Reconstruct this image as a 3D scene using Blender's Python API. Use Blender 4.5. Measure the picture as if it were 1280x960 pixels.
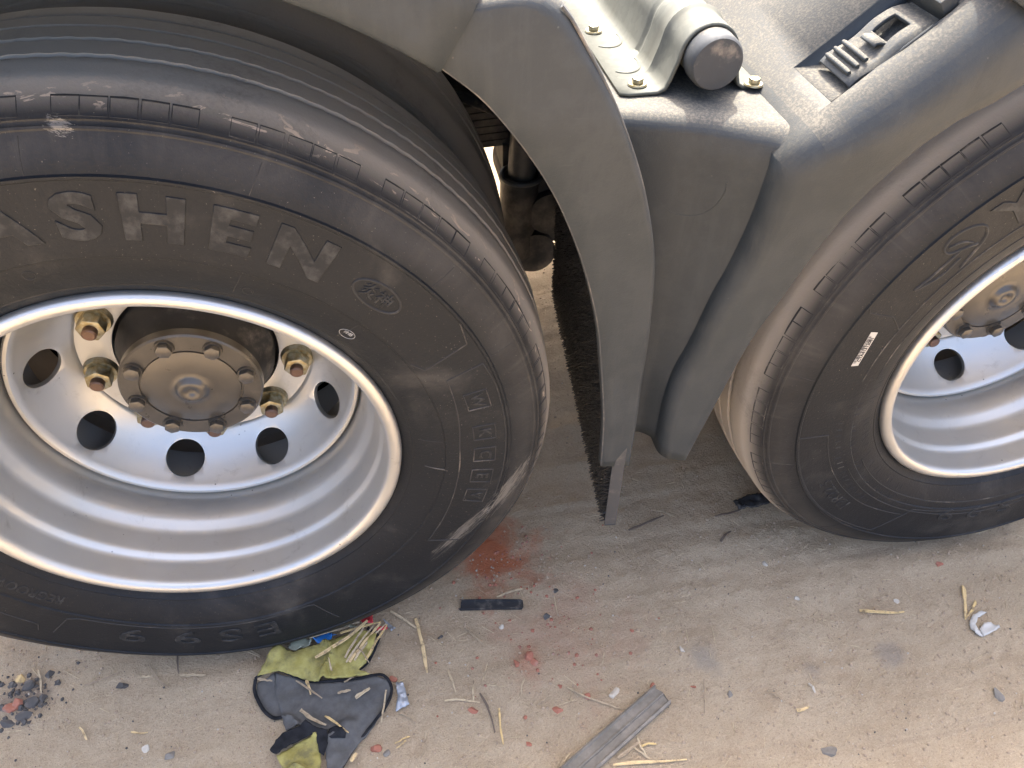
import bpy, bmesh, math, random
import numpy as np
from mathutils import Vector, Matrix

for o in list(bpy.data.objects): bpy.data.objects.remove(o)
S = bpy.context.scene
COL = S.collection
R_ = math.radians
rnd = random.Random(7)

# ------------------------------------------------------------------ camera, sky, sun, exposure
CP = np.array([0.31236, -0.72576, 1.32038]); YAW, PIT, ROL, FPX = -0.194507, -0.777678, -0.01747, 960.98
def _rot(a, b, c):
    ca, sa, cb, sb, cc, sc = math.cos(a), math.sin(a), math.cos(b), math.sin(b), math.cos(c), math.sin(c)
    return (np.array([[ca,-sa,0],[sa,ca,0],[0,0,1]]) @ np.array([[1,0,0],[0,cb,-sb],[0,sb,cb]])
            @ np.array([[cc,0,sc],[0,1,0],[-sc,0,cc]]))
CR = _rot(YAW, PIT, ROL)
cam = bpy.data.cameras.new('camera'); camo = bpy.data.objects.new('camera', cam); COL.objects.link(camo)
m4 = np.eye(4); m4[:3,0] = CR[:,0]; m4[:3,1] = CR[:,2]; m4[:3,2] = -CR[:,1]; m4[:3,3] = CP
camo.matrix_world = Matrix(m4.tolist())
cam.sensor_width = 36; cam.lens = FPX/1280*36; cam.clip_start = 0.02; cam.clip_end = 2000
S.camera = camo
SUN_EL, SUN_AZ = R_(60), R_(14)          # azimuth from +Y towards +X
SUN_DIR = Vector((math.sin(SUN_AZ)*math.cos(SUN_EL), math.cos(SUN_AZ)*math.cos(SUN_EL), math.sin(SUN_EL)))
w = bpy.data.worlds.new('World'); S.world = w; w.use_nodes = True
nt = w.node_tree; bg = nt.nodes['Background']
sky = nt.nodes.new('ShaderNodeTexSky'); sky.sky_type = 'NISHITA'; sky.sun_disc = False
sky.sun_elevation = SUN_EL; sky.sun_rotation = SUN_AZ
sky.air_density = 0.7; sky.dust_density = 8.0; sky.ozone_density = 2.0
nt.links.new(sky.outputs[0], bg.inputs[0]); bg.inputs[1].default_value = 0.15
sl = bpy.data.lights.new('sun', 'SUN'); sl.energy = 2.0; sl.angle = R_(0.53); sl.color = (1.0, 0.95, 0.86)
so = bpy.data.objects.new('sun', sl); COL.objects.link(so); so.location = SUN_DIR*8
so.rotation_euler = SUN_DIR.to_track_quat('Z', 'Y').to_euler()
S.view_settings.view_transform = 'Standard'; S.view_settings.look = 'None'
S.view_settings.gamma = 1; S.view_settings.exposure = 2.8
S.render.engine = 'CYCLES'

# ------------------------------------------------------------------ helpers
def _ray(px, py): return np.array([(px-640)/FPX, 1.0, (480-py)/FPX]) @ CR.T
def at_y(px, py, y):
    d = _ray(px, py); return CP + d*((y-CP[1])/d[1])
def at_z(px, py, z=0.0):
    d = _ray(px, py); return CP + d*((z-CP[2])/d[2])

def tag(o, label=None, cat=None, group=None, kind=None):
    for k, v in (('label', label), ('category', cat), ('group', group), ('kind', kind)):
        if v: o[k] = v
    return o
def link_mesh(name, me, mat=None, parent=None, loc=None, rot=None):
    o = bpy.data.objects.new(name, me); COL.objects.link(o)
    if mat and not me.materials: me.materials.append(mat)
    if parent: o.parent = parent
    if loc is not None: o.location = loc
    if rot is not None: o.rotation_euler = rot
    return o
def mesh_from(name, V, F, smooth=True, sharp=35):
    me = bpy.data.meshes.new(name)
    me.from_pydata([tuple(map(float, v)) for v in V], [], [tuple(map(int, f)) for f in F]); me.validate(); me.update()
    if smooth:
        me.polygons.foreach_set('use_smooth', [True]*len(me.polygons))
        if sharp: me.set_sharp_from_angle(angle=R_(sharp))
    return me
def from_bm(name, bm, smooth=True, sharp=35):
    me = bpy.data.meshes.new(name); bm.to_mesh(me); bm.free()
    if smooth:
        me.polygons.foreach_set('use_smooth', [True]*len(me.polygons))
        if sharp: me.set_sharp_from_angle(angle=R_(sharp))
    return me
def empty(name, loc=(0,0,0), parent=None):
    o = bpy.data.objects.new(name, None); COL.objects.link(o); o.location = loc; o.empty_display_size = .1
    if parent: o.parent = parent
    return o
def box(bm, lo, hi, M=None):
    r = bmesh.ops.create_cube(bm, size=1)
    vs = r['verts']
    for v in vs:
        v.co = Vector([lo[i]+(v.co[i]+.5)*(hi[i]-lo[i]) for i in range(3)])
        if M is not None: v.co = M @ v.co
    return vs
def bevel_all(bm, off, seg=2):
    bmesh.ops.bevel(bm, geom=list(bm.edges), offset=off, segments=seg, affect='EDGES', profile=.5, clamp_overlap=True)
def box_mesh(name, lo, hi, bev=.003, seg=2):
    bm = bmesh.new(); box(bm, lo, hi)
    if bev: bevel_all(bm, bev, seg)
    return from_bm(name, bm)
def cyl(bm, p0, p1, r0, r1=None, n=24, caps=True):
    p0, p1 = Vector(p0), Vector(p1); r1 = r0 if r1 is None else r1
    d = p1-p0; q = d.to_track_quat('Z', 'Y').to_matrix().to_4x4()
    M = Matrix.Translation((p0+p1)/2) @ q
    bmesh.ops.create_cone(bm, cap_ends=caps, segments=n, radius1=r0, radius2=r1, depth=d.length, matrix=M)
def cyl_mesh(name, p0, p1, r0, r1=None, n=24, bev=0):
    bm = bmesh.new(); cyl(bm, p0, p1, r0, r1, n)
    return from_bm(name, bm)
def grid_faces(nu, nv, wrap_u=False, wrap_v=False, flip=False):
    F = []
    for i in range(nu if wrap_u else nu-1):
        for j in range(nv if wrap_v else nv-1):
            a, b = i*nv+j, i*nv+(j+1) % nv
            c, d = ((i+1) % nu)*nv+(j+1) % nv, ((i+1) % nu)*nv+j
            F.append((a, d, c, b) if flip else (a, b, c, d))
    return F
def revolve(name, prof, n, closed=False, sharp=35, deform=None, uv=False, flip=False):
    """profile (R, y) turned about the Y axis; UV = (arc metres, profile metres)"""
    prof = [tuple(p) for p in prof]; m = len(prof)
    V = np.zeros((n, m, 3)); P = np.array(prof)
    th = np.arange(n)*2*math.pi/n
    V[:,:,0] = np.cos(th)[:,None]*P[None,:,0]; V[:,:,2] = np.sin(th)[:,None]*P[None,:,0]; V[:,:,1] = P[None,:,1]
    if deform is not None: V = deform(V, th, P)
    F = grid_faces(n, m, True, closed, flip)
    me = mesh_from(name, V.reshape(-1,3), F, True, sharp)
    if uv:
        s = np.concatenate([[0], np.cumsum(np.hypot(np.diff(P[:,0]), np.diff(P[:,1])))])
        l = me.uv_layers.new(name='polar')
        vi = np.zeros(len(me.loops), int); me.loops.foreach_get('vertex_index', vi)
        st = np.zeros(len(me.polygons), int); me.polygons.foreach_get('loop_start', st)
        tt = np.zeros(len(me.polygons), int); me.polygons.foreach_get('loop_total', tt)
        u = (vi//m).astype(float)
        for a, k in zip(st, tt):
            q = u[a:a+k]
            if q.max()-q.min() > n/2: q[q < n/2] += n
        U = np.stack([u/n*2*math.pi*.45, s[vi % m]], 1).astype(np.float32)
        l.data.foreach_set('uv', U.ravel())
    return me
def tube(name, pts, r, n=8, closed=False, sharp=40):
    """round tube along a polyline with per-point radius"""
    pts = [Vector(p) for p in pts]; rs = r if isinstance(r, (list, tuple)) else [r]*len(pts)
    V, up = [], Vector((0,0,1))
    for i, p in enumerate(pts):
        t = (pts[min(i+1, len(pts)-1)]-pts[max(i-1, 0)]).normalized()
        a = t.cross(up)
        if a.length < 1e-4: a = t.cross(Vector((1,0,0)))
        a.normalize(); b = a.cross(t)
        for k in range(n):
            q = 2*math.pi*k/n; V.append(p+(a*math.cos(q)+b*math.sin(q))*rs[i])
    F = grid_faces(len(pts), n, False, True)
    F.append(tuple(range(n))[::-1]); F.append(tuple(range((len(pts)-1)*n, len(pts)*n)))
    return mesh_from(name, V, F, True, sharp)
def smooth_line(pts, k=8):
    """Catmull-Rom through points"""
    P = [np.array(p, float) for p in pts]; P = [2*P[0]-P[1]]+P+[2*P[-1]-P[-2]]; out = []
    for i in range(1, len(P)-2):
        for j in range(k):
            t = j/k
            out.append(.5*((2*P[i])+(-P[i-1]+P[i+1])*t+(2*P[i-1]-5*P[i]+4*P[i+1]-P[i+2])*t*t+(-P[i-1]+3*P[i]-3*P[i+1]+P[i+2])*t**3))
    out.append(P[-2]); return out
def vnoise(x, y, seed=0):
    """value noise on arrays"""
    xi, yi = np.floor(x).astype(np.int64), np.floor(y).astype(np.int64); xf, yf = x-xi, y-yi
    def h(a, b):
        n = (a*374761393+b*668265263+seed*1442695041) & 0x7fffffff
        n = ((n ^ (n >> 13))*1274126177) & 0x7fffffff
        return ((n ^ (n >> 16)) & 0xffff)/65535.0
    u, v = xf*xf*(3-2*xf), yf*yf*(3-2*yf)
    return (h(xi,yi)*(1-u)+h(xi+1,yi)*u)*(1-v)+(h(xi,yi+1)*(1-u)+h(xi+1,yi+1)*u)*v-.5
def fbm(x, y, o=4, seed=0):
    s, a = 0, 1.0
    for k in range(o):
        s = s+a*vnoise(x*2**k, y*2**k, seed+k*17); a *= .5
    return s

# ------------------------------------------------------------------ materials
class NT:
    def __init__(s, name):
        s.m = bpy.data.materials.new(name); s.m.use_nodes = True; s.t = s.m.node_tree
        s.b = s.t.nodes['Principled BSDF']; s.out = s.t.nodes['Material Output']
    def lk(s, a, b): s.t.links.new(a, b)
    def node(s, typ, **kw):
        n = s.t.nodes.new('ShaderNode'+typ)
        for k, v in kw.items():
            if k.startswith('_'): setattr(n, k[1:], v)
        for k, v in kw.items():
            if k.startswith('_'): continue
            s.put(n.inputs[k.replace('__', ' ')] if not k[0] == 'i' or not k[1:].isdigit() else n.inputs[int(k[1:])], v)
        return n
    def put(s, sock, v):
        if hasattr(v, 'is_linked'): s.lk(v, sock)
        else:
            if isinstance(v, (tuple, list)) and len(v) == 3 and sock.type == 'RGBA': v = (*v, 1)
            sock.default_value = v
    def coord(s, kind='Object', scale=(1,1,1), uv=None):
        if uv: c = s.node('UVMap', _uv_map=uv).outputs[0]
        else: c = s.node('TexCoord').outputs[kind]
        mp = s.node('Mapping', i0=c, Scale=scale); return mp.outputs[0]
    def noise(s, vec, scale=5, detail=4, rough=.55, dist=0):
        return s.node('TexNoise', Vector=vec, Scale=scale, Detail=detail, Roughness=rough, Distortion=dist).outputs[0]
    def ramp(s, f, a, b, ca=0, cb=1):
        n = s.node('MapRange', i0=f, i1=a, i2=b, i3=ca, i4=cb); n.interpolation_type = 'SMOOTHSTEP'; return n.outputs[0]
    def mix(s, f, a, b):
        n = s.t.nodes.new('ShaderNodeMix'); n.data_type = 'RGBA'
        s.put(n.inputs[0], f); s.put(n.inputs[6], a); s.put(n.inputs[7], b); return n.outputs[2]
    def math(s, op, a, b=0, c=0):
        n = s.node('Math', _operation=op, i0=a, i1=b, i2=c); n.use_clamp = False; return n.outputs[0]
    def set(s, col=None, rough=None, metal=None, spec=None):
        for k, v in (('Base Color', col), ('Roughness', rough), ('Metallic', metal), ('Specular IOR Level', spec)):
            if v is not None: s.put(s.b.inputs[k], v)
        return s
    def bump(s, h, strength=.3, dist=.001):
        n = s.node('Bump', Strength=strength, Distance=dist, Height=h); s.lk(n.outputs[0], s.b.inputs['Normal']); return s

DUST = (.30, .255, .20)
def m_simple(name, col, rough=.6, metal=0, var=.25, scale=60, dust=0.0, bump=.2, spec=.5):
    n = NT(name); c = n.coord()
    f = n.noise(c, scale, 5, .6)
    base = n.mix(f, tuple(x*(1-var) for x in col), tuple(min(1, x*(1+var)) for x in col))
    if dust:
        d = n.ramp(n.noise(c, scale*.35, 6, .65), .62-dust*.5, .85-dust*.2)
        base = n.mix(n.math('MULTIPLY', d, .75), base, DUST)
    n.set(base, n.ramp(f, 0, 1, max(0, rough-.12), min(1, rough+.12)), metal, spec)
    if bump: n.bump(n.noise(c, scale*3, 4, .6), bump, .001)
    return n.m

def m_rubber(name, seed, clay):
    n = NT(name); o = n.coord(); uv = n.coord(uv='polar')
    sep = n.node('SeparateXYZ', i0=uv); v = sep.outputs[1]
    streak = n.noise(n.node('Mapping', i0=uv, Location=(seed*3.7, 0, 0), Scale=(60, 5.5, 1)).outputs[0], 1, 5, .6, .6)
    blotch = n.noise(n.node('Mapping', i0=o, Location=(seed, seed, 0)).outputs[0], 9, 6, .62, .4)
    fine = n.noise(o, 220, 4, .7)
    # v: profile metres. the sidewall runs to about .225, the shoulder lugs to .25, the tread beyond
    upper = n.ramp(v, .185, .225)
    shoulder = n.ramp(v, .240, .292)
    d = n.math('MULTIPLY', n.ramp(streak, .50, .74), upper)
    d = n.math('MAXIMUM', n.math('ADD', n.math('MULTIPLY', d, .035), n.math('MULTIPLY', upper, n.ramp(blotch, .3, .7, .03, .10))), n.math('MULTIPLY', n.ramp(blotch, .50, .80), .10))
    tread = n.math('MULTIPLY', shoulder, n.ramp(n.math('ADD', blotch, n.math('MULTIPLY', fine, .35)), .30, .66, .55, 1.0))
    d = n.math('MAXIMUM', d, tread)
    speck = n.ramp(n.noise(o, 480, 2, .5), .70, .78)
    d = n.math('MAXIMUM', d, n.math('MULTIPLY', speck, .35))
    base = n.mix(blotch, (.0052, .0068, .0088), (.0105, .0130, .0158))
    col = n.mix(n.math('MINIMUM', d, 1.0), base, (.400, .355, .290))
    if clay:
        def smear(px, py, sx, sz, ang, k, lo, hi):
            nonlocal col
            p = at_y(px, py, 0.0); ca, sa = math.cos(ang), math.sin(ang)
            q = n.node('VectorMath', _operation='SUBTRACT', i0=n.node('TexCoord').outputs['Object'], i1=(p[0], 0, p[2]-.505)).outputs[0]
            q = n.node('Mapping', _vector_type='TEXTURE', i0=q, Rotation=(0, ang, 0), Scale=(sx, 10, sz)).outputs[0]
            dd = n.node('VectorMath', _operation='LENGTH', i0=q).outputs['Value']
            nz = n.noise(n.node('Mapping', i0=q, Scale=(2.2, 3, 7)).outputs[0], 1, 6, .7, .8)
            f = n.ramp(n.math('SUBTRACT', nz, n.math('MULTIPLY', dd, .28)), lo, hi)
            col = n.mix(n.math('MULTIPLY', f, k), col, (.36, .33, .28))
        smear(632, 600, .075, .022, R_(-58), .30, .28, .42)
        smear(575, 650, .090, .016, R_(-50), .26, .28, .44)
        smear(75, 155, .014, .010, 0.3, .5, .30, .40)
        fl = n.ramp(n.noise(n.node('Mapping', i0=uv, Location=(seed, 0, 0), Scale=(30, 60, 1)).outputs[0], 1, 6, .65, 1.0), .60, .63)
        band = n.math('MULTIPLY', n.ramp(v, .250, .262), n.ramp(v, .292, .284))
        col = n.mix(n.math('MULTIPLY', n.math('MULTIPLY', fl, band), .8), col, (.50, .40, .30))
    n.set(col, n.ramp(d, 0, .5, .54, .92), 0, .24)
    n.bump(n.math('ADD', fine, n.math('MULTIPLY', streak, .4)), .35, .0015)
    return n.m
def m_letter():
    n = NT('rubber_relief'); o = n.coord('Generated'); c = n.coord()
    f = n.noise(c, 70, 5, .65)
    n.set(n.mix(n.ramp(f, .40, .75), (.012, .0138, .0155), (.050, .050, .048)), .6, 0, .26)
    n.bump(n.noise(c, 300, 4), .25, .001); return n.m
def m_silver(name, brushed=False):
    n = NT(name); c = n.coord()
    f = n.noise(c, 14, 5, .6); fine = n.noise(c, 420, 3, .6)
    col = n.mix(f, (.50, .488, .450), (.60, .588, .548))
    dirt = n.ramp(n.noise(c, 22, 7, .72, .6), .56, .78)
    col = n.mix(n.math('MULTIPLY', dirt, .45), col, (.20, .172, .135))
    vo = n.node('TexVoronoi', Vector=c, Scale=60).outputs['Distance']
    chip = n.math('MULTIPLY', n.ramp(vo, .10, .06), n.ramp(n.noise(c, 17, 3, .6), .55, .60))
    col = n.mix(n.math('MULTIPLY', chip, .8), col, (.05, .045, .04))
    scr = n.ramp(n.noise(n.node('Mapping', i0=c, Scale=(18, 300, 260), Rotation=(0, .5, 0)).outputs[0], 1, 4, .6), .70, .74)
    col = n.mix(n.math('MULTIPLY', scr, .3), col, (.12, .11, .10))
    n.set(col, n.ramp(f, 0, 1, .32, .44), .78, .5)
    if brushed:
        ln = n.node('VectorMath', _operation='LENGTH', i0=n.node('Mapping', i0=c, Scale=(1, 0, 1)).outputs[0]).outputs['Value']
        comb = n.node('CombineXYZ', i0=ln, i1=ln)
        br = n.noise(n.node('Mapping', i0=comb.outputs[0], Scale=(900, 3, 1)).outputs[0], 1, 3, .6)
        n.bump(n.math('ADD', br, n.math('MULTIPLY', fine, .3)), .05, .0005)
    else: n.bump(fine, .025, .0004)
    return n.m
def m_plastic(name, col=(.024, .0305, .0345), rough=.55):
    n = NT(name); c = n.coord()
    nz = n.node('SeparateXYZ', i0=n.node('NewGeometry').outputs['True Normal']).outputs[2]
    fine = n.noise(c, 330, 4, .75); mid = n.noise(c, 30, 6, .65); big = n.noise(c, 5, 4, .5, .3)
    st = n.noise(n.node('Mapping', i0=c, Scale=(45, 45, 3.0)).outputs[0], 1, 5, .6, .4)
    lie = n.ramp(nz, .25, .9)                      # dust settles on what faces up
    d = n.math('ADD', n.math('MULTIPLY', lie, n.ramp(fine, .36, .66, .25, .95)),
               n.math('ADD', n.math('MULTIPLY', n.ramp(st, .48, .72), .16), n.math('MULTIPLY', n.ramp(mid, .45, .75), .20)))
    vo = n.node('TexVoronoi', Vector=c, Scale=85).outputs['Distance']
    speck = n.math('MULTIPLY', n.ramp(vo, .11, .05), n.ramp(n.noise(c, 34, 3, .6), .56, .62))
    sc = n.ramp(n.noise(n.node('Mapping', i0=c, Rotation=(.4, .7, .3), Scale=(22, 420, 300)).outputs[0], 1, 3, .5), .73, .76)
    d = n.math('MINIMUM', n.math('ADD', d, n.math('ADD', n.math('MULTIPLY', speck, .7), n.math('MULTIPLY', sc, .18))), .95)
    base = n.mix(big, tuple(x*.85 for x in col), tuple(x*1.2 for x in col))
    n.set(n.mix(d, base, n.mix(lie, (.110, .111, .105), (.150, .136, .110))), n.ramp(d, 0, .6, rough, .92), 0, n.ramp(d, 0, .6, .4, .12))
    n.bump(n.math('ADD', fine, n.math('MULTIPLY', mid, .5)), .42, .0009)
    return n.m
def m_ground():
    n = NT('dirt'); c = n.coord()
    big = n.noise(c, 1.6, 5, .6, .3); mid = n.noise(c, 11, 6, .62, .3); fine = n.noise(c, 170, 5, .75); grit = n.noise(c, 430, 3, .75)
    trk = n.noise(n.node('Mapping', i0=c, Scale=(1.2, 34, 1)).outputs[0], 1, 4, .6, .3)
    col = n.mix(n.ramp(big, .3, .7), (.435, .332, .212), (.525, .405, .265))
    col = n.mix(n.math('MULTIPLY', n.ramp(mid, .40, .75), .38), col, (.335, .232, .140))
    col = n.mix(n.math('MULTIPLY', n.ramp(trk, .56, .72), .28), col, (.25, .185, .125))
    col = n.mix(n.ramp(fine, .52, .72, 0, .6), col, (.56, .445, .315))
    col = n.mix(n.ramp(fine, .44, .26, 0, .45), col, (.19, .137, .092))
    col = n.mix(n.ramp(grit, .57, .68, 0, .65), col, (.66, .52, .36))
    col = n.mix(n.ramp(grit, .44, .32, 0, .55), col, (.18, .125, .08))
    def blob(px, py, r, c2, k, sx=1.0):
        nonlocal col
        p = at_z(px, py, 0)
        d = n.node('VectorMath', _operation='LENGTH', i0=n.node('Mapping', i0=n.node('TexCoord').outputs['Object'], Location=(-p[0]*sx, -p[1], 0), Scale=(sx, 1, 1)).outputs[0]).outputs['Value']
        d = n.math('ADD', d, n.math('MULTIPLY', n.math('SUBTRACT', mid, .5), r*2.8))
        col = n.mix(n.math('MULTIPLY', n.ramp(d, r, r*.15), k), col, c2)
    blob(622, 694, .125, (.42, .135, .060), .95)          # crushed brick
    blob(700, 790, .17, (.36, .17, .11), .30)
    blob(660, 822, .05, (.40, .16, .09), .55)
    blob(880, 815, .045, (.23, .21, .18), .45)
    blob(1015, 835, .03, (.20, .18, .16), .4)
    blob(1120, 815, .035, (.19, .175, .16), .45)
    blob(30, 870, .06, (.12, .10, .09), .55)
    n.set(col, .95, 0, .2)
    n.bump(n.math('ADD', n.math('MULTIPLY', fine, 1.0), n.math('MULTIPLY', grit, .6)), .9, .006)
    return n.m
def m_cloth(name, ca, cb, dirt):
    n = NT(name); c = n.coord()
    f = n.noise(c, 45, 6, .65); wv = n.noise(c, 900, 2, .6)
    col = n.mix(n.ramp(f, .3, .7), ca, cb)
    col = n.mix(n.math('MULTIPLY', n.ramp(n.noise(c, 26, 6, .7), .45, .75), dirt), col, (.10, .09, .065))
    n.set(col, .95, 0, .15); n.bump(n.math('ADD', wv, n.math('MULTIPLY', f, .5)), .5, .0015); return n.m
def m_zinc():
    n = NT('yellow_zinc'); c = n.coord(); f = n.noise(c, 120, 4, .6)
    n.set(n.mix(n.ramp(f, .35, .65), (.27, .215, .11), (.36, .34, .25)), .38, .85); n.bump(n.noise(c, 400, 3), .15, .0006); return n.m
def m_galv():
    n = NT('galvanised_steel'); c = n.coord()
    vo = n.node('TexVoronoi', Vector=c, Scale=130).outputs['Color']
    f = n.noise(c, 18, 6, .65)
    g = n.node('SeparateXYZ', i0=vo).outputs[0]
    col = n.mix(n.math('MULTIPLY', g, .5), (.100, .102, .086), (.138, .138, .116))
    col = n.mix(n.math('MULTIPLY', n.ramp(f, .45, .75), .45), col, (.110, .102, .078))
    n.set(col, .62, .10, .12); n.bump(n.noise(c, 260, 3), .12, .0006); return n.m

def m_straw(name, ca, cb):
    n = NT(name); c = n.coord(); r = n.node('ObjectInfo').outputs['Random']
    f = n.noise(c, 90, 5, .65)
    col = n.mix(r, ca, cb); col = n.mix(n.ramp(f, .45, .75), col, (.16, .115, .07))
    n.set(col, .75, 0, .3); n.bump(n.noise(c, 500, 3), .4, .001); return n.m
MAT = dict(
    rub1=m_rubber('tyre_rubber_front', 1.3, True), rub2=m_rubber('tyre_rubber_rear', 4.1, False), relief=m_letter(),
    line=m_simple('dusty_moulding_edge', (.030, .030, .029), .75, 0, .55, 45, .2, .2, .3),
    silver=m_silver('silver_wheel_paint'), disc=m_silver('silver_disc_paint', True),
    hub=m_simple('hub_paint', (.105, .096, .082), .33, .6, .15, 40, .12, .15),
    hubdark=m_simple('black_hub_casting', (.022, .021, .020), .6, .1, .3, 40, .15, .3),
    zinc=m_zinc(), stud=m_simple('stud_tip_red', (.17, .105, .075), .42, .7, .3, 200),
    plastic=m_plastic('dusty_grey_plastic'), galv=m_galv(),
    cap=m_simple('tube_cap_grey', (.050, .053, .055), .6, .05, .15, 90, .2, .15, .2),
    black=m_simple('black_rubber', (.020, .020, .021), .75, 0, .3, 80, .25, .3),
    bead=m_simple('edge_highlight_plastic', (.075, .077, .076), .7, 0, .3, 70, .3, .2, .3),  # paler plastic, the edge highlight is put into its colour
    strip=m_simple('dark_edge_strip', (.042, .044, .046), .6, 0, .2, 60, .25, .2),
    flap=m_simple('bristle_plastic', (.020, .021, .021), .45, 0, .3, 200, .05, .1),
    chassis=m_simple('chassis_paint', (.034, .035, .036), .6, .1, .3, 25, .45, .3),
    shock=m_simple('shock_paint', (.10, .105, .105), .45, .2, .2, 25, .3, .15),
    ground=m_ground(),
    yellow=m_cloth('dirty_yellow_felt', (.30, .255, .070), (.43, .375, .130), .75),
    grey=m_cloth('grey_lining', (.095, .091, .085), (.135, .130, .121), .35),
    bind=m_cloth('black_binding', (.012, .012, .013), (.028, .028, .030), .05),
    straw=m_straw('straw', (.30, .225, .145), (.58, .455, .28)), straw2=m_straw('bright_straw', (.60, .42, .17), (.66, .48, .25)),
    twig=m_simple('dead_twig', (.13, .095, .065), .8, 0, .3, 60),
    brick=m_simple('brick_fragment', (.33, .125, .075), .9, 0, .35, 120, .35, .5),
    stone=m_simple('grey_stone', (.21, .185, .15), .85, 0, .4, 110, .3, .5),
    dark=m_simple('asphalt_crumb', (.075, .068, .060), .85, 0, .4, 110, .3, .5),
    dirtgrit=m_simple('dirt_crumb', (.38, .285, .19), .95, 0, .4, 90, 0, .3),
    pale=m_simple('pale_stone', (.48, .42, .33), .85, 0, .25, 110, .1, .4),
    stamp=m_simple('faded_white_stamp', (.26, .26, .25), .6, 0, .3, 200, .1, .1),
    white=m_simple('white_plastic', (.48, .45, .39), .5, 0, .1, 60, .2, .1),
    ink=m_simple('black_ink', (.012, .012, .012), .6, 0, .1, 60, 0, 0),
    blue=m_simple('blue_wrapper', (.03, .19, .52), .4, 0, .4, 90, .1, .2),
    red=m_simple('red_plastic', (.62, .045, .06), .4, 0, .3, 80, .1, .2),
    wrap=m_simple('pale_wrapper', (.42, .45, .33), .45, 0, .3, 90, .25, .2),
    foil=m_simple('grey_foil_scrap', (.36, .37, .38), .4, .3, .2, 90, .1, .4),
    wood=m_simple('grey_moulding', (.155, .135, .105), .85, 0, .35, 90, .6, .3),
)

# ------------------------------------------------------------------ ground
ZC, XW = .505, 1.35
def ground_h(x, y):
    h = .010*fbm(x*2.2, y*2.2, 3, 3)+.0065*fbm(x*14, y*14, 4, 9)
    h = h+.0050*fbm(x*1.6, y*30, 3, 21)+.0042*np.maximum(0, fbm(x*70, y*70, 2, 31))+.0016*fbm(x*120, y*120, 1, 37)
    near = 0
    for cx in (0, XW):
        near = np.maximum(near, np.exp(-(((x-cx)/.17)**4))*np.exp(-(((y-.3)/.42)**4)))
    h = h*(1-near*.85)-.003*near
    for cx in (0, XW):
        h = h+.009*np.exp(-((y+.048+.10*((x-cx)/.3)**2*0)/.022)**2)*np.exp(-((x-cx)/.17)**4)*(1+.8*fbm(x*18, y*18, 2, 5))
    return h*np.exp(-((np.hypot(x-.6, y-.2)/14)**2))
def make_ground():
    def lines(a, b, step, lim):
        c = list(np.arange(a, b, step)); s, x = step, b
        up = []
        while x < lim: up.append(x); s *= 1.35; x += s
        s, x = step*1.35, a-step*1.35; dn = []
        while x > -lim: dn.append(x); s *= 1.35; x -= s
        return np.array(dn[::-1]+c+up)
    X = lines(-.62, 1.75, .0055, 400); Y = lines(-.62, 1.25, .0055, 400)
    gx, gy = np.meshgrid(X, Y, indexing='ij'); gz = ground_h(gx, gy)
    V = np.stack([gx, gy, gz], -1).reshape(-1, 3).astype(np.float32)
    nx, ny = len(X), len(Y)
    i, j = np.meshgrid(np.arange(nx-1), np.arange(ny-1), indexing='ij'); a = (i*ny+j).ravel()
    F = np.stack([a, a+ny, a+ny+1, a+1], 1).astype(np.int32)
    me = bpy.data.meshes.new('ground'); me.vertices.add(len(V)); me.vertices.foreach_set('co', V.ravel())
    me.loops.add(F.size); me.loops.foreach_set('vertex_index', F.ravel())
    me.polygons.add(len(F)); me.polygons.foreach_set('loop_start', np.arange(len(F), dtype=np.int32)*4)
    me.update(calc_edges=True); me.polygons.foreach_set('use_smooth', [True]*len(F))
    return me
tag(link_mesh('ground', make_ground(), MAT['ground']), kind='structure')
def gz(x, y): return float(ground_h(np.array([float(x)]), np.array([float(y)]))[0])
def G(px, py, lift=0.0):
    p = at_z(px, py, 0); return Vector((p[0], p[1], gz(p[0], p[1])+lift))

# ------------------------------------------------------------------ truck
truck = empty('truck', (0, 0, 0))
tag(truck, 'dusty grey truck with silver wheels, plastic wheel arches and a bolted support tube', 'truck')
YC = .126                                   # middle of the outer tyre
YS = -.0222                                 # flat lettering zone of the sidewall
SIDE = [(.284,.030),(.290,.012),(.2985,.0045),(.305,-.001),(.311,-.0045),(.3125,-.0062),(.3145,-.0062),(.316,-.0072),(.327,-.0118),(.340,-.0165),(.352,-.0192),
        (.3575,-.0197),(.3590,-.0217),(.361,YS),(.372,YS),(.39,YS),(.41,YS),(.43,YS),(.4455,YS),(.4470,-.0238),(.4500,-.0238),(.4515,-.0212),
        (.458,-.0197),(.468,-.0160),(.478,-.0110),(.4865,-.0058),(.4885,-.0060),(.4905,-.0048),(.4915,-.0025),(.4935,-.0010),(.4955,-.0012),(.4970,.0008),
        (.503,.0075),(.5095,.0165),(.5140,.0245),(.5175,.0315),(.5195,.0365)]
def tread():
    half = [(.5205,.045),(.5220,.060),(.5230,.0695)]
    for g in (.0735, .1085): half += [(.5228 if g < .1 else .5255, g-.0035),(.5135,g-.0022),(.5135,g+.0022),(.5240 if g < .1 else .526, g+.0035)]+([(.5250,.091)] if g < .1 else [])
    half += [(.5265, YC)]
    return half
HALF = SIDE+tread()
TYRE = HALF+[(r, 2*YC-y) for r, y in HALF[::-1][1:]]
SER = {i for i, (r, y) in enumerate(TYRE) if r > .5225 and (abs(y-.0700) < .0012 or abs(y-.077) < .0012 or abs(y-.105) < .0012 or abs(y-.112) < .0012)}
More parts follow.
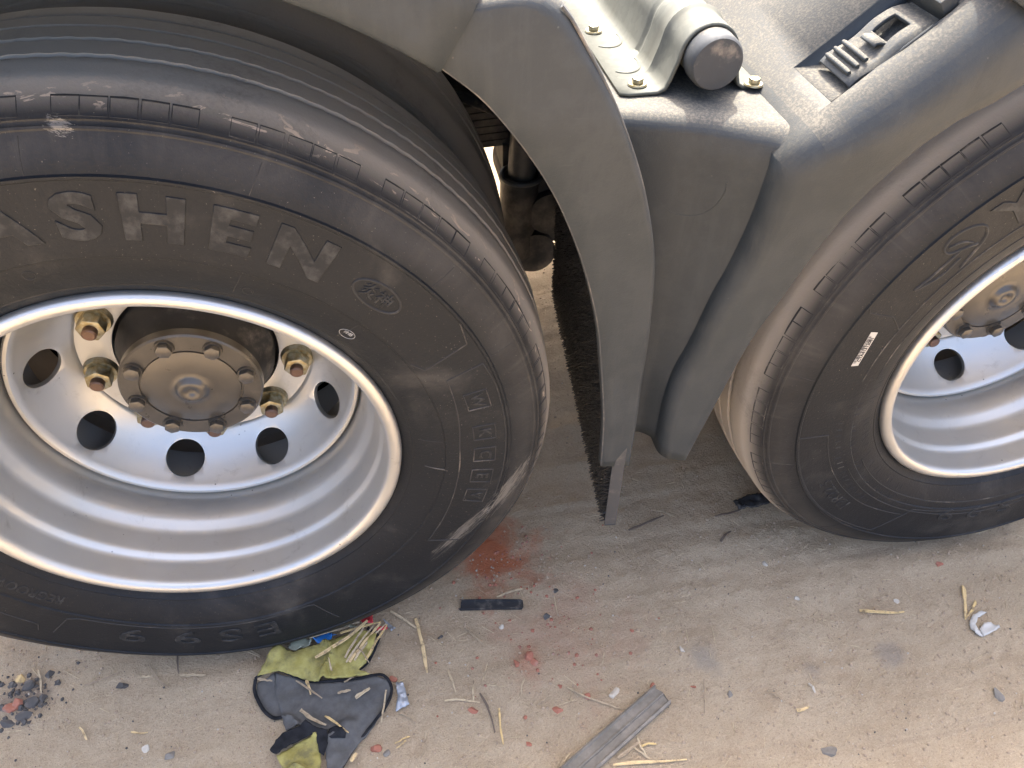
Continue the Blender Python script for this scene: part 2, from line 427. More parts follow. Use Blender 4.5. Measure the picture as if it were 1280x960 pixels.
def squash(V):
    """weight on the tyre: flat footprint, bulged sidewall; V relative to the wheel centre"""
    V = np.array(V, float); r = np.hypot(V[...,0], V[...,2])
    a = np.degrees(np.arctan2(V[...,0], -V[...,2])); wgt = np.exp(-(a/26)**2)
    b = np.sin(np.pi*np.clip((r-.30)/.225, 0, 1))
    V[...,1] += np.where(V[...,1] < YC, -1, 1)*.011*wgt*b
    V[...,2] = np.maximum(V[...,2], -ZC-.006)
    return V
def tyre_def(V, th, P):
    n = len(th); rr = np.random.RandomState(5)
    for i in SER:
        V[:, i, 1] += np.where((np.arange(n)//2) % 2 == 0, .0009, -.0009)*(1 if P[i,1] < YC else -1)
    lum = 1+.0016*fbm(th*9, th*0+3, 3, 2)
    far = np.clip((P[:,0]-.49)/.02, 0, 1)
    k = 1+(lum-1)[:,None]*far[None,:]
    V[...,0] *= k; V[...,2] *= k
    return squash(V)
tyre_mesh = {1: revolve('tyre_a', TYRE, 600, False, 32, tyre_def, True), 2: revolve('tyre_b', TYRE, 600, False, 32, tyre_def, True),
             3: revolve('tyre_c', TYRE, 200, False, 32, tyre_def, True)}
tyre_mesh[1].materials.append(MAT['rub1']); tyre_mesh[2].materials.append(MAT['rub2']); tyre_mesh[3].materials.append(MAT['rub2'])

RIM = [(.283,.050),(.290,.026),(.2965,.012),(.2985,.003),(.2975,-.0030),(.2940,-.0062),(.2885,-.0068),(.2830,-.0050),(.2798,-.0008),(.2785,.0060),(.2782,.0100),(.2765,.0350),(.2758,.0400),
       (.2742,.0440),(.2712,.0490),(.2700,.0530),(.2694,.0570),(.2662,.0820),(.2652,.0880),(.2632,.0935),(.2575,.1040),(.2548,.1100),(.2535,.1160),(.2500,.1300),(.2490,.150),(.2488,.25),
       (.2550,.25),(.2555,.14),(.262,.115),(.2715,.1),(.2725,.07),(.281,.056)]
DISC = [(.2486,.172),(.2460,.152),(.2425,.1465),(.2380,.1470),(.2345,.1510),(.2318,.1580),(.226,.170),(.2185,.1840),(.209,.1990),(.198,.2125),(.187,.2225),(.178,.2290),(.1745,.2315),(.1725,.2350),(.168,.2360),(.140,.2360),(.122,.2360),
        (.122,.2480),(.170,.2480),(.180,.2420),(.193,.2310),(.206,.2170),(.218,.2000),(.228,.1830),(.236,.172)]
rim_mesh = revolve('rim', RIM, 220, True, 40); rim_mesh.materials.append(MAT['silver'])
def make_disc():
    me = revolve('disc', DISC, 220, True, 38)
    o = bpy.data.objects.new('disc_build', me); COL.objects.link(o)
    bm = bmesh.new()
    for k in range(9):
        a = R_(40*k); c = Vector((math.cos(a), 0, math.sin(a)))
        nrm = Vector((-c.x*.72, -1, -c.z*.72)).normalized(); p = c*.2115+Vector((0,.1975,0))
        cyl(bm, p-nrm*.05, p+nrm*.05, .0305, n=48)
    cm = bpy.data.meshes.new('cut'); bm.to_mesh(cm); bm.free(); co = bpy.data.objects.new('cut', cm); COL.objects.link(co)
    b = o.modifiers.new('b', 'BOOLEAN'); b.operation = 'DIFFERENCE'; b.object = co; b.solver = 'EXACT'
    bv = o.modifiers.new('v', 'BEVEL'); bv.width = .0016; bv.segments = 2; bv.limit_method = 'ANGLE'; bv.angle_limit = R_(50)
    dg = bpy.context.evaluated_depsgraph_get(); out = bpy.data.meshes.new_from_object(o.evaluated_get(dg))
    bpy.data.objects.remove(o); bpy.data.objects.remove(co)
    out.name = 'disc'; out.materials.clear(); out.materials.append(MAT['disc'])
    out.polygons.foreach_set('use_smooth', [True]*len(out.polygons)); out.set_sharp_from_angle(angle=R_(38))
    return out
disc_mesh = make_disc()
HUBCAP = [(.0,.1525),(.004,.1528),(.006,.1515),(.010,.1488),(.0155,.1478),(.0200,.1500),(.0225,.1545),(.026,.1566),(.034,.1564),(.050,.1570),(.064,.1592),(.0695,.1605),(.0702,.1628),(.0722,.1628),(.0730,.1605),(.0985,.1605),(.1012,.1628),(.1018,.1760),(.1000,.1780),(.092,.1782)]
cap_mesh = revolve('hub_cap', HUBCAP, 96, False, 38, flip=True); cap_mesh.materials.append(MAT['hub'])
HUBB = [(.092,.1780),(.0965,.1784),(.0985,.195),(.105,.215),(.116,.232),(.117,.30),(.16,.305),(.205,.310),(.205,.55)]
hub_mesh = revolve('hub_body', HUBB, 64, False, 38, flip=True); hub_mesh.materials.append(MAT['hubdark'])
def hex_mesh(name, r, y0, y1, mat, flange=0, cham=.0018, n=6):
    prof = []
    bm = bmesh.new()
    cyl(bm, (0, y0, 0), (0, y1, 0), r, n=n)
    bevel_all(bm, cham, 2)
    if flange:
        cyl(bm, (0, y0+.001, 0), (0, y0+(y1-y0)*.32, 0), flange, flange*.90, n=28)
    me = from_bm(name, bm); me.materials.append(mat); return me
bolt_mesh = hex_mesh('hub_bolt', .0122, 0, -.0125, MAT['hub'], .0145)
nut_mesh = hex_mesh('wheel_nut', .0205, 0, -.030, MAT['zinc'], .0265, .0022)
def stud_m():
    bm = bmesh.new(); cyl(bm, (0,-.022,0), (0,-.0395,0), .0104, n=24); cyl(bm, (0,-.0400,0), (0,-.0415,0), .0098, .0080, n=24)
    me = from_bm('stud', bm); me.materials.append(MAT['stud']); return me
stud_mesh = stud_m()

# --- relief on the sidewall: everything is laid flat on the flat lettering zone, then follows the tyre's squash
def to_wheel(me, fn, wheel, name, mat, parent):
    V = np.array([fn(*v.co) for v in me.vertices]); V = squash(V)
    for v, c in zip(me.vertices, V): v.co = c
    me.update(); me.materials.clear(); me.materials.append(mat)
    return link_mesh(name, me, None, parent)
def surf_y(r):
    for (r0, y0), (r1, y1) in zip(SIDE[:-1], SIDE[1:]):
        if r0 <= r <= r1: return y0+(y1-y0)*(r-r0)/max(1e-6, r1-r0)
    return YS
def text_mesh(body, size, h, bold=.0, cuts=True):
    cu = bpy.data.curves.new('t', 'FONT'); cu.body = body; cu.size = size; cu.extrude = h/2; cu.align_x = 'CENTER'; cu.align_y = 'CENTER'
    cu.offset = bold; cu.resolution_u = 3; cu.bevel_depth = min(.0004, h*.3); cu.bevel_resolution = 0
    o = bpy.data.objects.new('t', cu); COL.objects.link(o)
    dg = bpy.context.evaluated_depsgraph_get(); me = bpy.data.meshes.new_from_object(o.evaluated_get(dg))
    bpy.data.objects.remove(o); bpy.data.curves.remove(cu)
    if cuts:
        bm = bmesh.new(); bm.from_mesh(me)
        for _ in range(2):
            es = [e for e in bm.edges if e.calc_length() > .012]
            if es: bmesh.ops.subdivide_edges(bm, edges=es, cuts=1); bmesh.ops.triangulate(bm, faces=[f for f in bm.faces if len(f.verts) > 4])
        bm.to_mesh(me); bm.free()
    return me
def lay(r0, th0, flat=True, sx=1.0):
    def fn(x, y, z):
        t = R_(th0)-x*sx/r0; r = r0+y
        return (r*math.cos(t), surf_y(r)-z, r*math.sin(t))
    return fn
def relief_text(body, r0, th0, size, h, wheel, name='raised_letter', bold=.0, sx=1.0, mat='relief'):
    return to_wheel(text_mesh(body, size, h, bold), lay(r0, th0, sx=sx), wheel, name, MAT[mat], wheel)
def ridge(pts, wheel, name='moulded_line', wd=.0011, h=.0009):
    """thin raised line through (R, angle) points"""
    P = []
    for (r0, a0), (r1, a1) in zip(pts[:-1], pts[1:]):
        k = max(2, int(max(abs(a1-a0)/1.2, abs(r1-r0)/.006)))
        P += [(r0+(r1-r0)*i/k, a0+(a1-a0)*i/k) for i in range(k)]
    P.append(pts[-1]); V = []
    C = [np.array([r*math.cos(R_(a)), r*math.sin(R_(a))]) for r, a in P]
    for i, c in enumerate(C):
        t = C[min(i+1, len(C)-1)]-C[max(0, i-1)]; t /= np.linalg.norm(t)+1e-9; q = np.array([-t[1], t[0]])
        for s, hh in ((-1, -.0006), (-.5, h), (.5, h), (1, -.0006)):
            d = c+q*s*wd; V.append((d[0], surf_y(np.hypot(*d))-hh, d[1]))
    me = mesh_from(name, squash(V), grid_faces(len(P), 4, flip=True), True, 0); me.materials.append(MAT['line'])
    return link_mesh(name, me, None, wheel)
def frame_rect(r0, th, wt, hr, wheel, name, wd=.0009, h=.0010):
    dr, da = hr/2, math.degrees(wt/2/r0)
    return ridge([(r0-dr, th-da), (r0+dr, th-da), (r0+dr, th+da), (r0-dr, th+da), (r0-dr, th-da)], wheel, name, wd, h)

def make_wheel(cx, kind, hole_ph, bolt_ph, nut_ph, label, y_off=0, detail=True, flip=False):
    wv = link_mesh('wheel', rim_mesh, None, truck, (cx, y_off, ZC)); wv['label'] = label
    if flip: wv.rotation_euler = (0, 0, math.pi)
    link_mesh('tyre', tyre_mesh[kind], None, wv)
    d = link_mesh('disc', disc_mesh, None, wv); d.rotation_euler = (0, R_(-hole_ph), 0); d.location = (0, .008, 0)
    if detail:
        link_mesh('hub_body', hub_mesh, None, wv); link_mesh('hub_cap', cap_mesh, None, wv)
        for k in range(8):
            a = R_(bolt_ph+45*k)
            link_mesh('hub_bolt', bolt_mesh, None, wv, (.0840*math.cos(a), .1607, .0840*math.sin(a)), (0, rnd.uniform(0, 1), 0))
        for k in range(9):
            a = R_(nut_ph+40*k); loc = (.150*math.cos(a), .2445, .150*math.sin(a)); q = rnd.uniform(0, 1)
            link_mesh('wheel_nut', nut_mesh, None, wv, loc, (0, q, 0)); link_mesh('stud', stud_mesh, None, wv, loc)
    return wv
wa = make_wheel(0, 1, -109, 11, -53.4, 'left wheel with raised lettering and scuffed dusty tyre')
wb = make_wheel(XW, 2, -84, -27, -64, 'right wheel with white barcode sticker on its tyre')
for cx in (0, XW):
    o = make_wheel(cx, 3, 0, 0, 0, 'inner twin wheel behind the outer one', .595, False, True)
    far = make_wheel(cx, 3, 12, 0, 0, 'twin wheel on the far side of the truck', 2.45, False, True)
    o2 = make_wheel(cx, 3, 30, 0, 0, 'inner twin wheel on the far side of the truck', 1.85, False, False)

# left tyre lettering
for ch, a in zip('YASHEN', (107.5, 97.3, 87, 77.3, 67.2, 56.8)):
    relief_text(ch, .4045, a, .068, .0016, wa, bold=.0030, sx=1.24)
ov = [(.4025+.0165*math.sin(t), 43.0+4.6*math.cos(t)) for t in np.linspace(0, 2*math.pi, 41)]
ridge(ov, wa, 'oval_emblem', .0016, .0016)
relief_text('炎神', .402, 43.2, .021, .0014, wa, 'emblem_character')
for ch, a in zip('ES99', (-84.2, -93.2, -103.2, -115.2)): relief_text(ch, .391, a, .052, .0016, wa, sx=1.75)
relief_text('REGROOVABLE', .338, -146, .021, .0010, wa, 'raised_word')
for g, a in zip('WKCEV', (12.1, 3.1, -3.4, -10, -16.3)):
    frame_rect(.414, a, .032 if g == 'W' else .028, .031, wa, 'boxed_mark'); relief_text(g, .414, a, .024, .0011, wa, 'boxed_symbol')
ridge([(.416,-131),(.372,-130.5),(.365,-128),(.3635,-100),(.3625,-72.5),(.366,-70.6),(.425,-68.6)], wa)
ridge([(.418,-134),(.402,-135),(.397,-150),(.395,-170)], wa)
ridge([(.388,19.4),(.440,20.2),(.4435,15),(.4435,-18)], wa); ridge([(.388,19.4),(.378,0),(.380,-14),(.386,-34),(.432,-31.5)], wa)
ridge([(.4455,30),(.436,25.5),(.372,24),(.3625,27)], wa); ridge([(.362,-8),(.330,-7.6)], wa)
for a in (91, 66, 21, -40, -58, -124, 38): ridge([(.452, a), (.484, a-.6)], wa, 'mould_seam', .0006, .0005)
for a in (64.5, 41.5, 2): ridge([(.322, a), (.355, a-.4)], wa, 'mould_seam', .0006, .0005)
for r, a in ((.345, 98), (.332, 62)): ridge([(r+.006*math.sin(t), a+1.0*math.cos(t)) for t in np.linspace(0, 6.283, 17)], wa, 'moulded_ring', .0006, .0006)
ridge([(.3335+.0075*math.sin(t), 40.7+1.75*math.cos(t)) for t in np.linspace(0, 2*math.pi, 25)], wa, 'white_oval_stamp', .0005, .0004).data.materials[0] = MAT['stamp']
relief_text('合格', .3355, 40.7, .0062, .0005, wa, 'white_stamp_word', mat='stamp')
# right tyre lettering
for ch, a in zip('YASH', (130.3, 120.3, 110, 100)): relief_text(ch, .4045, a, .066, .0016, wb, bold=.0022, sx=1.12)
def leaf(pts, w0):
    n = len(pts); L = smooth_line(pts, 6); e = []
    ridge([(r, a) for r, a in L], wb, 'leaf_emblem', w0, .0015)
leaf([(.377,143.5),(.392,137.6),(.410,135.9),(.426,137.3),(.434,140.4),(.428,142.9),(.414,143.0),(.403,140.6),(.394,138.5)], .0022)
leaf([(.404,141.2),(.402,145.0),(.402,148.5),(.406,151.5),(.396,149.2),(.390,146.2),(.393,142.2)], .0020)
leaf([(.424,142.3),(.415,140.2),(.402,139.0)], .0016)
for ch, a in zip('ES99', (-71.0, -80.6, -90.0, -99.4)): relief_text(ch, .372, a, .044, .0015, wb, sx=1.6)
relief_text('12R22.5', .413, -141, .030, .0010, wb, 'raised_word', sx=1.15)
ridge([(.4455,-168.5),(.398,-167),(.3955,-150),(.392,-130),(.384,-115)], wb); ridge([(.4455,-168.5),(.4455,-140),(.440,-118),(.384,-114)], wb)
ridge([(.436,-117.6),(.366,-112.5),(.362,-100),(.361,-70)], wb)
ridge([(.452,156.5),(.440,158.4),(.398,158.0),(.372,160.5)], wb)
ridge([(.372,176),(.371,-150),(.3705,-122)], wb); ridge([(.345,176),(.344,-150),(.3435,-112)], wb)
for k in range(34):     # fine moulded rows that cannot be read at this distance
    a = 176+k*2.05+(k//7)*2.5
    if a > 238: break
    ridge([(.350, a), (.363+rnd.uniform(-.003, .004), a+rnd.uniform(-.5, .5))], wb, 'moulded_stroke', .0007, .0006)
    if k % 3: ridge([(.325, a), (.337+rnd.uniform(-.003, .003), a+rnd.uniform(-.6, .6))], wb, 'moulded_stroke', .0006, .0005)
for k in range(18):
    a = 190+k*2.3; ridge([(.376, a), (.387+rnd.uniform(-.003, .003), a+rnd.uniform(-.4, .4))], wb, 'moulded_stroke', .0007, .0006)
for a in (126, 152, 175, -160, -128, -100): ridge([(.452, a), (.484, a-.6)], wb, 'mould_seam', .0006, .0005)
def sticker():
    bm = bmesh.new()
    box(bm, (-.0315, -.0055, 0), (.0315, .0055, .0004)); me = from_bm('sticker', bm, False)
    f0 = lay(.4045, 166.6)
    def fn(x, y, z):
        a = R_(6); return f0(x*math.cos(a)-y*math.sin(a), x*math.sin(a)+y*math.cos(a), z)
    to_wheel(me, fn, wb, 'barcode_sticker', MAT['white'], wb)
    t = text_mesh('CYA41312081', .0074, .0002, .0002, False); to_wheel(t, lambda x, y, z: fn(x*1.05, y-.0024, z+.0006), wb, 'sticker_number', MAT['ink'], wb)
    bm = bmesh.new(); x = -.026; r2 = random.Random(3)
    while x < .025:
        wdt = r2.choice((.0005, .0008, .0013)); box(bm, (x, .0006, .0005), (x+wdt, .0046, .0007)); x += wdt+r2.choice((.0006, .0009, .0015))
    to_wheel(from_bm('bars', bm, False), fn, wb, 'sticker_bars', MAT['ink'], wb)
sticker()
# shoulder lugs: small moulded rectangles under the tread edge
for wv, a0, a1 in ((wa, 118, -62), (wb, 96, 238)):
    k, a, st = 0, a0, (-2.95 if a1 < a0 else 2.95)
    while (a > a1) if st < 0 else (a < a1):
        frame_rect(.5035, a+rnd.uniform(-.2, .2), .0235, .0120, wv, 'shoulder_lug', .0007, .0006); a += st*2 if k % 5 == 3 else st; k += 1

# ------------------------------------------------------------------ wheel arches (fenders)
def yface(z): return float(np.interp(z, [.42, .60, .80, 1.0, 1.3], [-.018, -.026, -.055, -.094, -.102]))
def fpts(pxs, lo=-.066, hi=-.018):
    out = []
    for px, py in pxs:
        y = -.04
        for _ in range(6): p = at_y(px, py, y); y = yface(p[2])
        out.append((p[0], p[2]))
    return out
def fender(name, arch, ridge_, radii, yback=.88, skew=0.0, side=1, th=.004, seg=7, lip=.012, ycols=None, hole=None):
    """arch edge -> face -> rounded shoulder -> cover running back over the tread; one skin with thickness"""
    rows = []
    A = [np.array(p) for p in arch]; B = [np.array(p) for p in ridge_]; n = len(A)
    for i in range(n):
        d = (B[i]-A[i]); d /= np.linalg.norm(d)
        r = radii[i]; ya, yb = yface(A[i][1]), yface(B[i][1])
        row = [(A[i][0]-d[0]*0+0, ya+lip, A[i][1]), (A[i][0], ya+.002, A[i][1]), (A[i][0]+d[0]*.002, ya, A[i][1]+d[1]*.002)]
        C = B[i]-d*r; L = np.linalg.norm(C-A[i])
        for t in (.33, .66): q = A[i]+(C-A[i])*t; row.append((q[0], ya+(yb-ya)*t, q[1]))
        for k in range(seg+1):
            f = math.pi/2*k/seg; q = C+d*r*math.sin(f); row.append((q[0], yb+r*(1-math.cos(f)), q[1]))
        for t in (.08, .25, .5, 1.0) if ycols is None else ():
            k_ = skew*(yback-yb-r)*t*float(np.clip((.95-B[i][1])/.15, 0, 1)); row.append((B[i][0]+d[0]*k_, yb+r+(yback-yb-r)*t, B[i][1]+d[1]*k_*.0))
        for k_, y in enumerate(ycols or ()): row.append((B[i][0], max(y, yb+r+.003*(k_+1)) if B[i][1] < .94 else y, B[i][1]))
        rows.append(row)
    V = [v for row in rows for v in row]; m = len(rows[0])
    F = grid_faces(n, m, flip=(side < 0))
    if hole:                                   # leave out the quads of a pocket (rows i0..i1, columns j0..j1 counted from the end)
        i0, i1, j0, j1 = hole
        F = [f for f in F if not (i0 <= f[0]//m < i1 and m+j0 <= f[0] % m < m+j1)]
    return mesh_from(name, V, F, True, 50)
def finish_skin(me, th):
    bm = bmesh.new(); bm.from_mesh(me); bmesh.ops.recalc_face_normals(bm, faces=bm.faces)
    bm.to_mesh(me); bm.free()
    return me
def add_skin(o, th=.004):
    s = o.modifiers.new('skin', 'SOLIDIFY'); s.thickness = th; s.offset = 0
    return o
L_arch = fpts([(752,582),(755,540),(755,500),(752,450),(747,400),(730,330),(700,255),(660,190),(610,130),(560,90),(516,62)])
L_ridge = fpts([(786,582),(793,540),(800,490),(808,440),(813,400),(818,330),(808,250),(785,170),(745,80),(690,-2),(596,-8)])
L_ridge[-1] = (L_ridge[-1][0], L_ridge[-2][1]+.004); 
La, Lr = smooth_line(L_arch, 5), smooth_line(L_ridge, 5)
rad = np.interp(np.linspace(0, 1, len(La)), [0, .45, .75, 1], [.004, .005, .010, .022])
fl = add_skin(link_mesh('wheel_arch', fender('arch_left', La, Lr, rad, side=1, skew=.115), MAT['plastic'], truck)); fl['label'] = 'curved end of the left wheel arch'
for nm, ln, dy in (('highlight_bead', Lr[:-6], .004), ('highlight_bead', La, .001)):
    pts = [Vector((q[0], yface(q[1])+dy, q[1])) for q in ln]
    link_mesh(nm, tube(nm, pts, .0016, 8), MAT['bead'], fl)  # thin pale tubes drawn as a bright highlight along the edges
# middle part of the left arch running over the top of the tyre
x0 = L_arch[-1]; t0 = math.atan2(x0[1]-ZC, x0[0]); 
mid_a, mid_r = [], []
for t in np.linspace(.0, 1, 26):
    a = math.radians(56)+t*(math.pi-2*math.radians(56))
    mid_a.append((.664*math.cos(a), ZC+.668*math.sin(a)-.002)); mid_r.append((.735*math.cos(a)*1.0, ZC+.668*math.sin(a)+.062))
fm = add_skin(link_mesh('wheel_arch_top', fender('arch_left_top', mid_a, mid_r, [.03]*26, side=1, lip=.02), MAT['plastic'], truck, (0, -.004, .004)))
def left_down():
    A = [(-x, z) for x, z in La[::-1]]; B = [(-x, z) for x, z in Lr[::-1]]
    return add_skin(link_mesh('wheel_arch', fender('arch_left_rear', A, B, rad[::-1], side=1), MAT['plastic'], truck))
left_down()
R_arch = fpts([(856,575),(880,530),(915,465),(938,425),(960,395),(1000,340),(1050,275),(1100,225),(1180,160),(1280,104)])
R_ridge = fpts([(826,572),(842,500),(872,440),(900,386),(924,345),(952,290),(984,212),(1004,152)])

# right arch: lower part beside the valley, then the sloping cover with the latch pocket, then the raised top panel
R_lo = smooth_line(R_arch[:7], 5); R_rl = smooth_line(R_ridge[:7], 5)
CORNER = tuple(at_y(1004, 152, -.045)[[0, 2]]); R_ridge[-1] = CORNER
slope = [np.array(R_ridge[6]), np.array(CORNER)]
SL0 = np.array(CORNER); SLD = np.array([.755, .655]); SLD /= np.linalg.norm(SLD)      # direction of the slope in x, z
SLN = np.array([-SLD[1], SLD[0]])                                                     # outward normal in x, z
PU0, PU1, PV0, PV1 = .030, .165, -.050, .036                                           # pocket along the slope and in y
us = [0, .014, PU0, .055, .08, .11, .14, PU1, .183, .208]
TR = [SL0+SLD*u for u in us]
ar_hi = smooth_line([R_arch[6], R_arch[7], R_arch[8], R_arch[9], (1.02, 1.098), (1.10, 1.135)], 8)
def along(poly, t):
    P = np.array(poly); s_ = np.concatenate([[0], np.cumsum(np.linalg.norm(np.diff(P, axis=0), axis=1))]); s_ /= s_[-1]
    return np.array([np.interp(t, s_, P[:,0]), np.interp(t, s_, P[:,1])])
TA = [along(ar_hi, .03+.60*u/.208) for u in us]
A_all = R_lo[:-1]+[np.array(R_arch[6])]+TA[0:]; B_all = R_rl[:-1]+[np.array(R_ridge[6])]+TR[0:]
nl = len(R_lo)
rad_r = list(np.interp(np.linspace(0, 1, nl), [0, .5, 1], [.020, .022, .026]))+list(np.interp(us, [0, .03, .1], [.030, .042, .046]))
YCOL = [PV0, -.02, .01, PV1, .2, .4, .88]
me = fender('arch_right', A_all, B_all, rad_r, ycols=YCOL, hole=(nl+2, nl+7, -7, -4), side=-1)
fr = add_skin(link_mesh('wheel_arch', me, MAT['plastic'], truck)); fr['label'] = 'right wheel arch with a recessed latch on its slope'
link_mesh('highlight_bead', tube('highlight_bead', [Vector((q[0], yface(q[1])+.001, q[1])) for q in A_all], .0016, 8), MAT['bead'], fr)
# raised top panel of the right arch
ts = np.linspace(0, 1, 22); tpA, tpR = [], []
ctr = np.array([XW, ZC])
for t in ts:
    a = along(ar_hi, .60+.40*min(1, t*3)) if t < 1/3 else ctr+np.array([.66*math.cos(math.radians(112-(t-1/3)*1.5*74)), .66*math.sin(math.radians(112-(t-1/3)*1.5*74))])
    u = .186+t*.9; p = SL0+SLD*min(u, .255)
    if u > .255: p = np.array([p[0]+(u-.255)*.98, p[1]+.035*math.sin(min(1, (u-.255)/.45)*math.pi/2)*1.0])
    tpA.append(a); tpR.append(p+SLN*.012)
fr2 = add_skin(link_mesh('wheel_arch_top', fender('arch_right_top', tpA, tpR, [.040]*22, side=-1), MAT['plastic'], truck, (0, -.004, 0)))
rear_A = [(2*XW-a[0], a[1]) for a in A_all]; rear_B = [(2*XW-b[0], b[1]) for b in B_all]
add_skin(link_mesh('wheel_arch', fender('arch_right_rear', rear_A, rear_B, rad_r), MAT['plastic'], truck))

def sl(u, y, w_=0.0):
    q = SL0+SLD*u+SLN*w_; return Vector((q[0], y, q[1]))
def quad_strip(V, F, ring, closed=True):
    b = len(V); V += ring; return list(range(b, b+len(ring)))
def pocket():
    V, F = [], []; D = .020
    top = [sl(PU0, PV0, .001), sl(PU1, PV0, .001), sl(PU1, PV1, .001), sl(PU0, PV1, .001)]
    bot = [sl(PU0+.030, PV0+.003, -D), sl(PU1+.004, PV0+.003, -D), sl(PU1+.004, PV1-.004, -D), sl(PU0+.030, PV1-.004, -D)]
    V = top+bot
    F = [(4,5,6,7)]+[(i, (i+1) % 4, 4+(i+1) % 4, 4+i) for i in range(4)]
    return mesh_from('latch_recess', V, F, True, 25)
add_skin(link_mesh('latch_recess', pocket(), MAT['plastic'], truck), .002)
# tab of the raised panel over the upper end of the pocket
bm = bmesh.new(); M4 = Matrix(((SLD[0], 0, SLN[0], 0), (0, 1, 0, 0), (SLD[1], 0, SLN[1], 0), (0, 0, 0, 1))); M4.translation = Vector((SL0[0], 0, SL0[1]))
box(bm, (PU1-.014, PV0+.004, -.020), (PU1+.036, PV1+.012, .0135), M4); bevel_all(bm, .002, 2)
link_mesh('panel_tab', from_bm('panel_tab', bm), MAT['plastic'], truck)
def latch():
    nu, nv = 26, 12; V = []; u0, u1, v0, v1 = PU0+.022, PU1-.012, PV0+.010, PV1-.012
    for i in range(nu):
        t = i/(nu-1); u = u0+(u1-u0)*t
        h = -.006+.005*math.exp(-((t-.12)/.16)**2)-.010*np.clip((t-.75)/.2, 0, 1)**2+.003*math.exp(-((t-.62)/.16)**2)
        for j in range(nv):
            s_ = j/(nv-1); e = min(s_, 1-s_)*(nv-1)
            V.append(sl(u, v0+(v1-v0)*s_, h-(.004 if e < .5 else 0)))
    F = [f for f in grid_faces(nu, nv) if not (13 <= f[0]//nv < 19 and 3 <= f[0] % nv < 8)]
    lt = link_mesh('latch', mesh_from('latch', V, F, True, 60), MAT['plastic'], truck)
    s = lt.modifiers.new('s', 'SOLIDIFY'); s.thickness = .005; s.offset = 0; b = lt.modifiers.new('b', 'BEVEL'); b.width = .0012; b.segments = 2
    for k in range(3):
        u = u0+.008+k*.0095
        rm = tube('rib', [sl(u, v0+.008+(v1-v0-.016)*q, .0035-.001*abs(q-.5)) for q in np.linspace(0, 1, 8)], [.0022]+[.003]*6+[.0022], 10)
        link_mesh('grip_rib', rm, MAT['plastic'], lt)
    V, F = [], []
    for i in range(9):
        t = i/8; u = u0+(u1-u0)*(12.6/25)-.012*t; h = -.006+.0075*math.sin(t*2.2)
        for vv in (v0+.016, v0+.030, v1-.022): V.append(sl(u, vv, h+.004))
    tb = link_mesh('lip', mesh_from('lip', V, grid_faces(9, 3), True, 60), MAT['plastic'], lt)
    s = tb.modifiers.new('s', 'SOLIDIFY'); s.thickness = .003
    bm = bmesh.new(); cyl(bm, sl(PU0+.035, PV0+.026, -.019), sl(PU0+.035, PV0+.026, -.0165), .0042, .0034, 20)
    link_mesh('screw', from_bm('screw', bm), MAT['plastic'], lt)
latch()

# moulded bridge between the two arches: valley front and flat platform
PZ = .955
lx = np.array(L_ridge); rx = np.array(R_ridge)
def xl(z): return float(np.interp(z, lx[:,1], lx[:,0]))
def xr(z): return float(np.interp(z, rx[:,1], rx[:,0]))
def sstep(t): t = min(1, max(0, t)); return t*t*(3-2*t)
def rr_(z): return float(np.interp(z, [.43, .60, .90, .96], [.020, .022, .026, .030]))
def panel_y(f, z):
    top = .020-.052*f; bot = .034-.004*f
    k = (z-.43)/(PZ-.43); yp = bot+(top-bot)*k
    yr = yface(z)+rr_(z)+.001; t = min(1, max(0, (f-.50)/.50)); d = .25*sstep(t)+.75*(1-math.sqrt(max(0, 1-t*t)))
    return yp+(min(yr, yp)-yp)*d
def bridge():
    fs = [1-(1-t)**1.6 for t in np.linspace(0, 1, 37)]; rows = []
    zs = list(np.linspace(.4225, PZ-.017, 26)); xs0, xs1 = xl(PZ)-.004, xr(PZ)+.004
    for z in zs:
        a, b = xl(z)-.002, xr(z)+.0012
        rows.append([(a+(b-a)*f, panel_y(f, z), z) for f in fs])
    r = .017
    for k in range(1, 8):
        q = math.pi/2*k/7; z = PZ-r+r*math.sin(q)
        a, b = xl(z)-.002, xr(z)+.0012
        rows.append([(a+(b-a)*f, panel_y(f, PZ-.017)+r*(1-math.cos(q)), z) for f in fs])
    for y in (.06, .12, .25, .45, .88):
        rows.append([(xs0+(xs1-xs0)*f, y, PZ) for f in fs])
    V = [v for row in rows for v in row]
    return mesh_from('arch_bridge', V, grid_faces(len(rows), len(fs), flip=True), True, 60)
br = add_skin(link_mesh('arch_bridge', bridge(), MAT['plastic'], truck), .003)
ring_pts = []
for t in np.linspace(math.pi*1.02, math.pi*1.95, 40):
    px, py = 862+48*math.cos(t), 222-48*math.sin(t)
    y = .0
    for _ in range(8):
        p = at_y(px, py, y); z = p[2]; f = (p[0]-xl(z))/(xr(z)-xl(z)); y = panel_y(min(1, max(0, f)), z)-.0020
    ring_pts.append(Vector((p[0], y+.0006, p[2])))
link_mesh('moulded_ring', tube('moulded_ring', ring_pts, .0007, 6), MAT['plastic'], br)

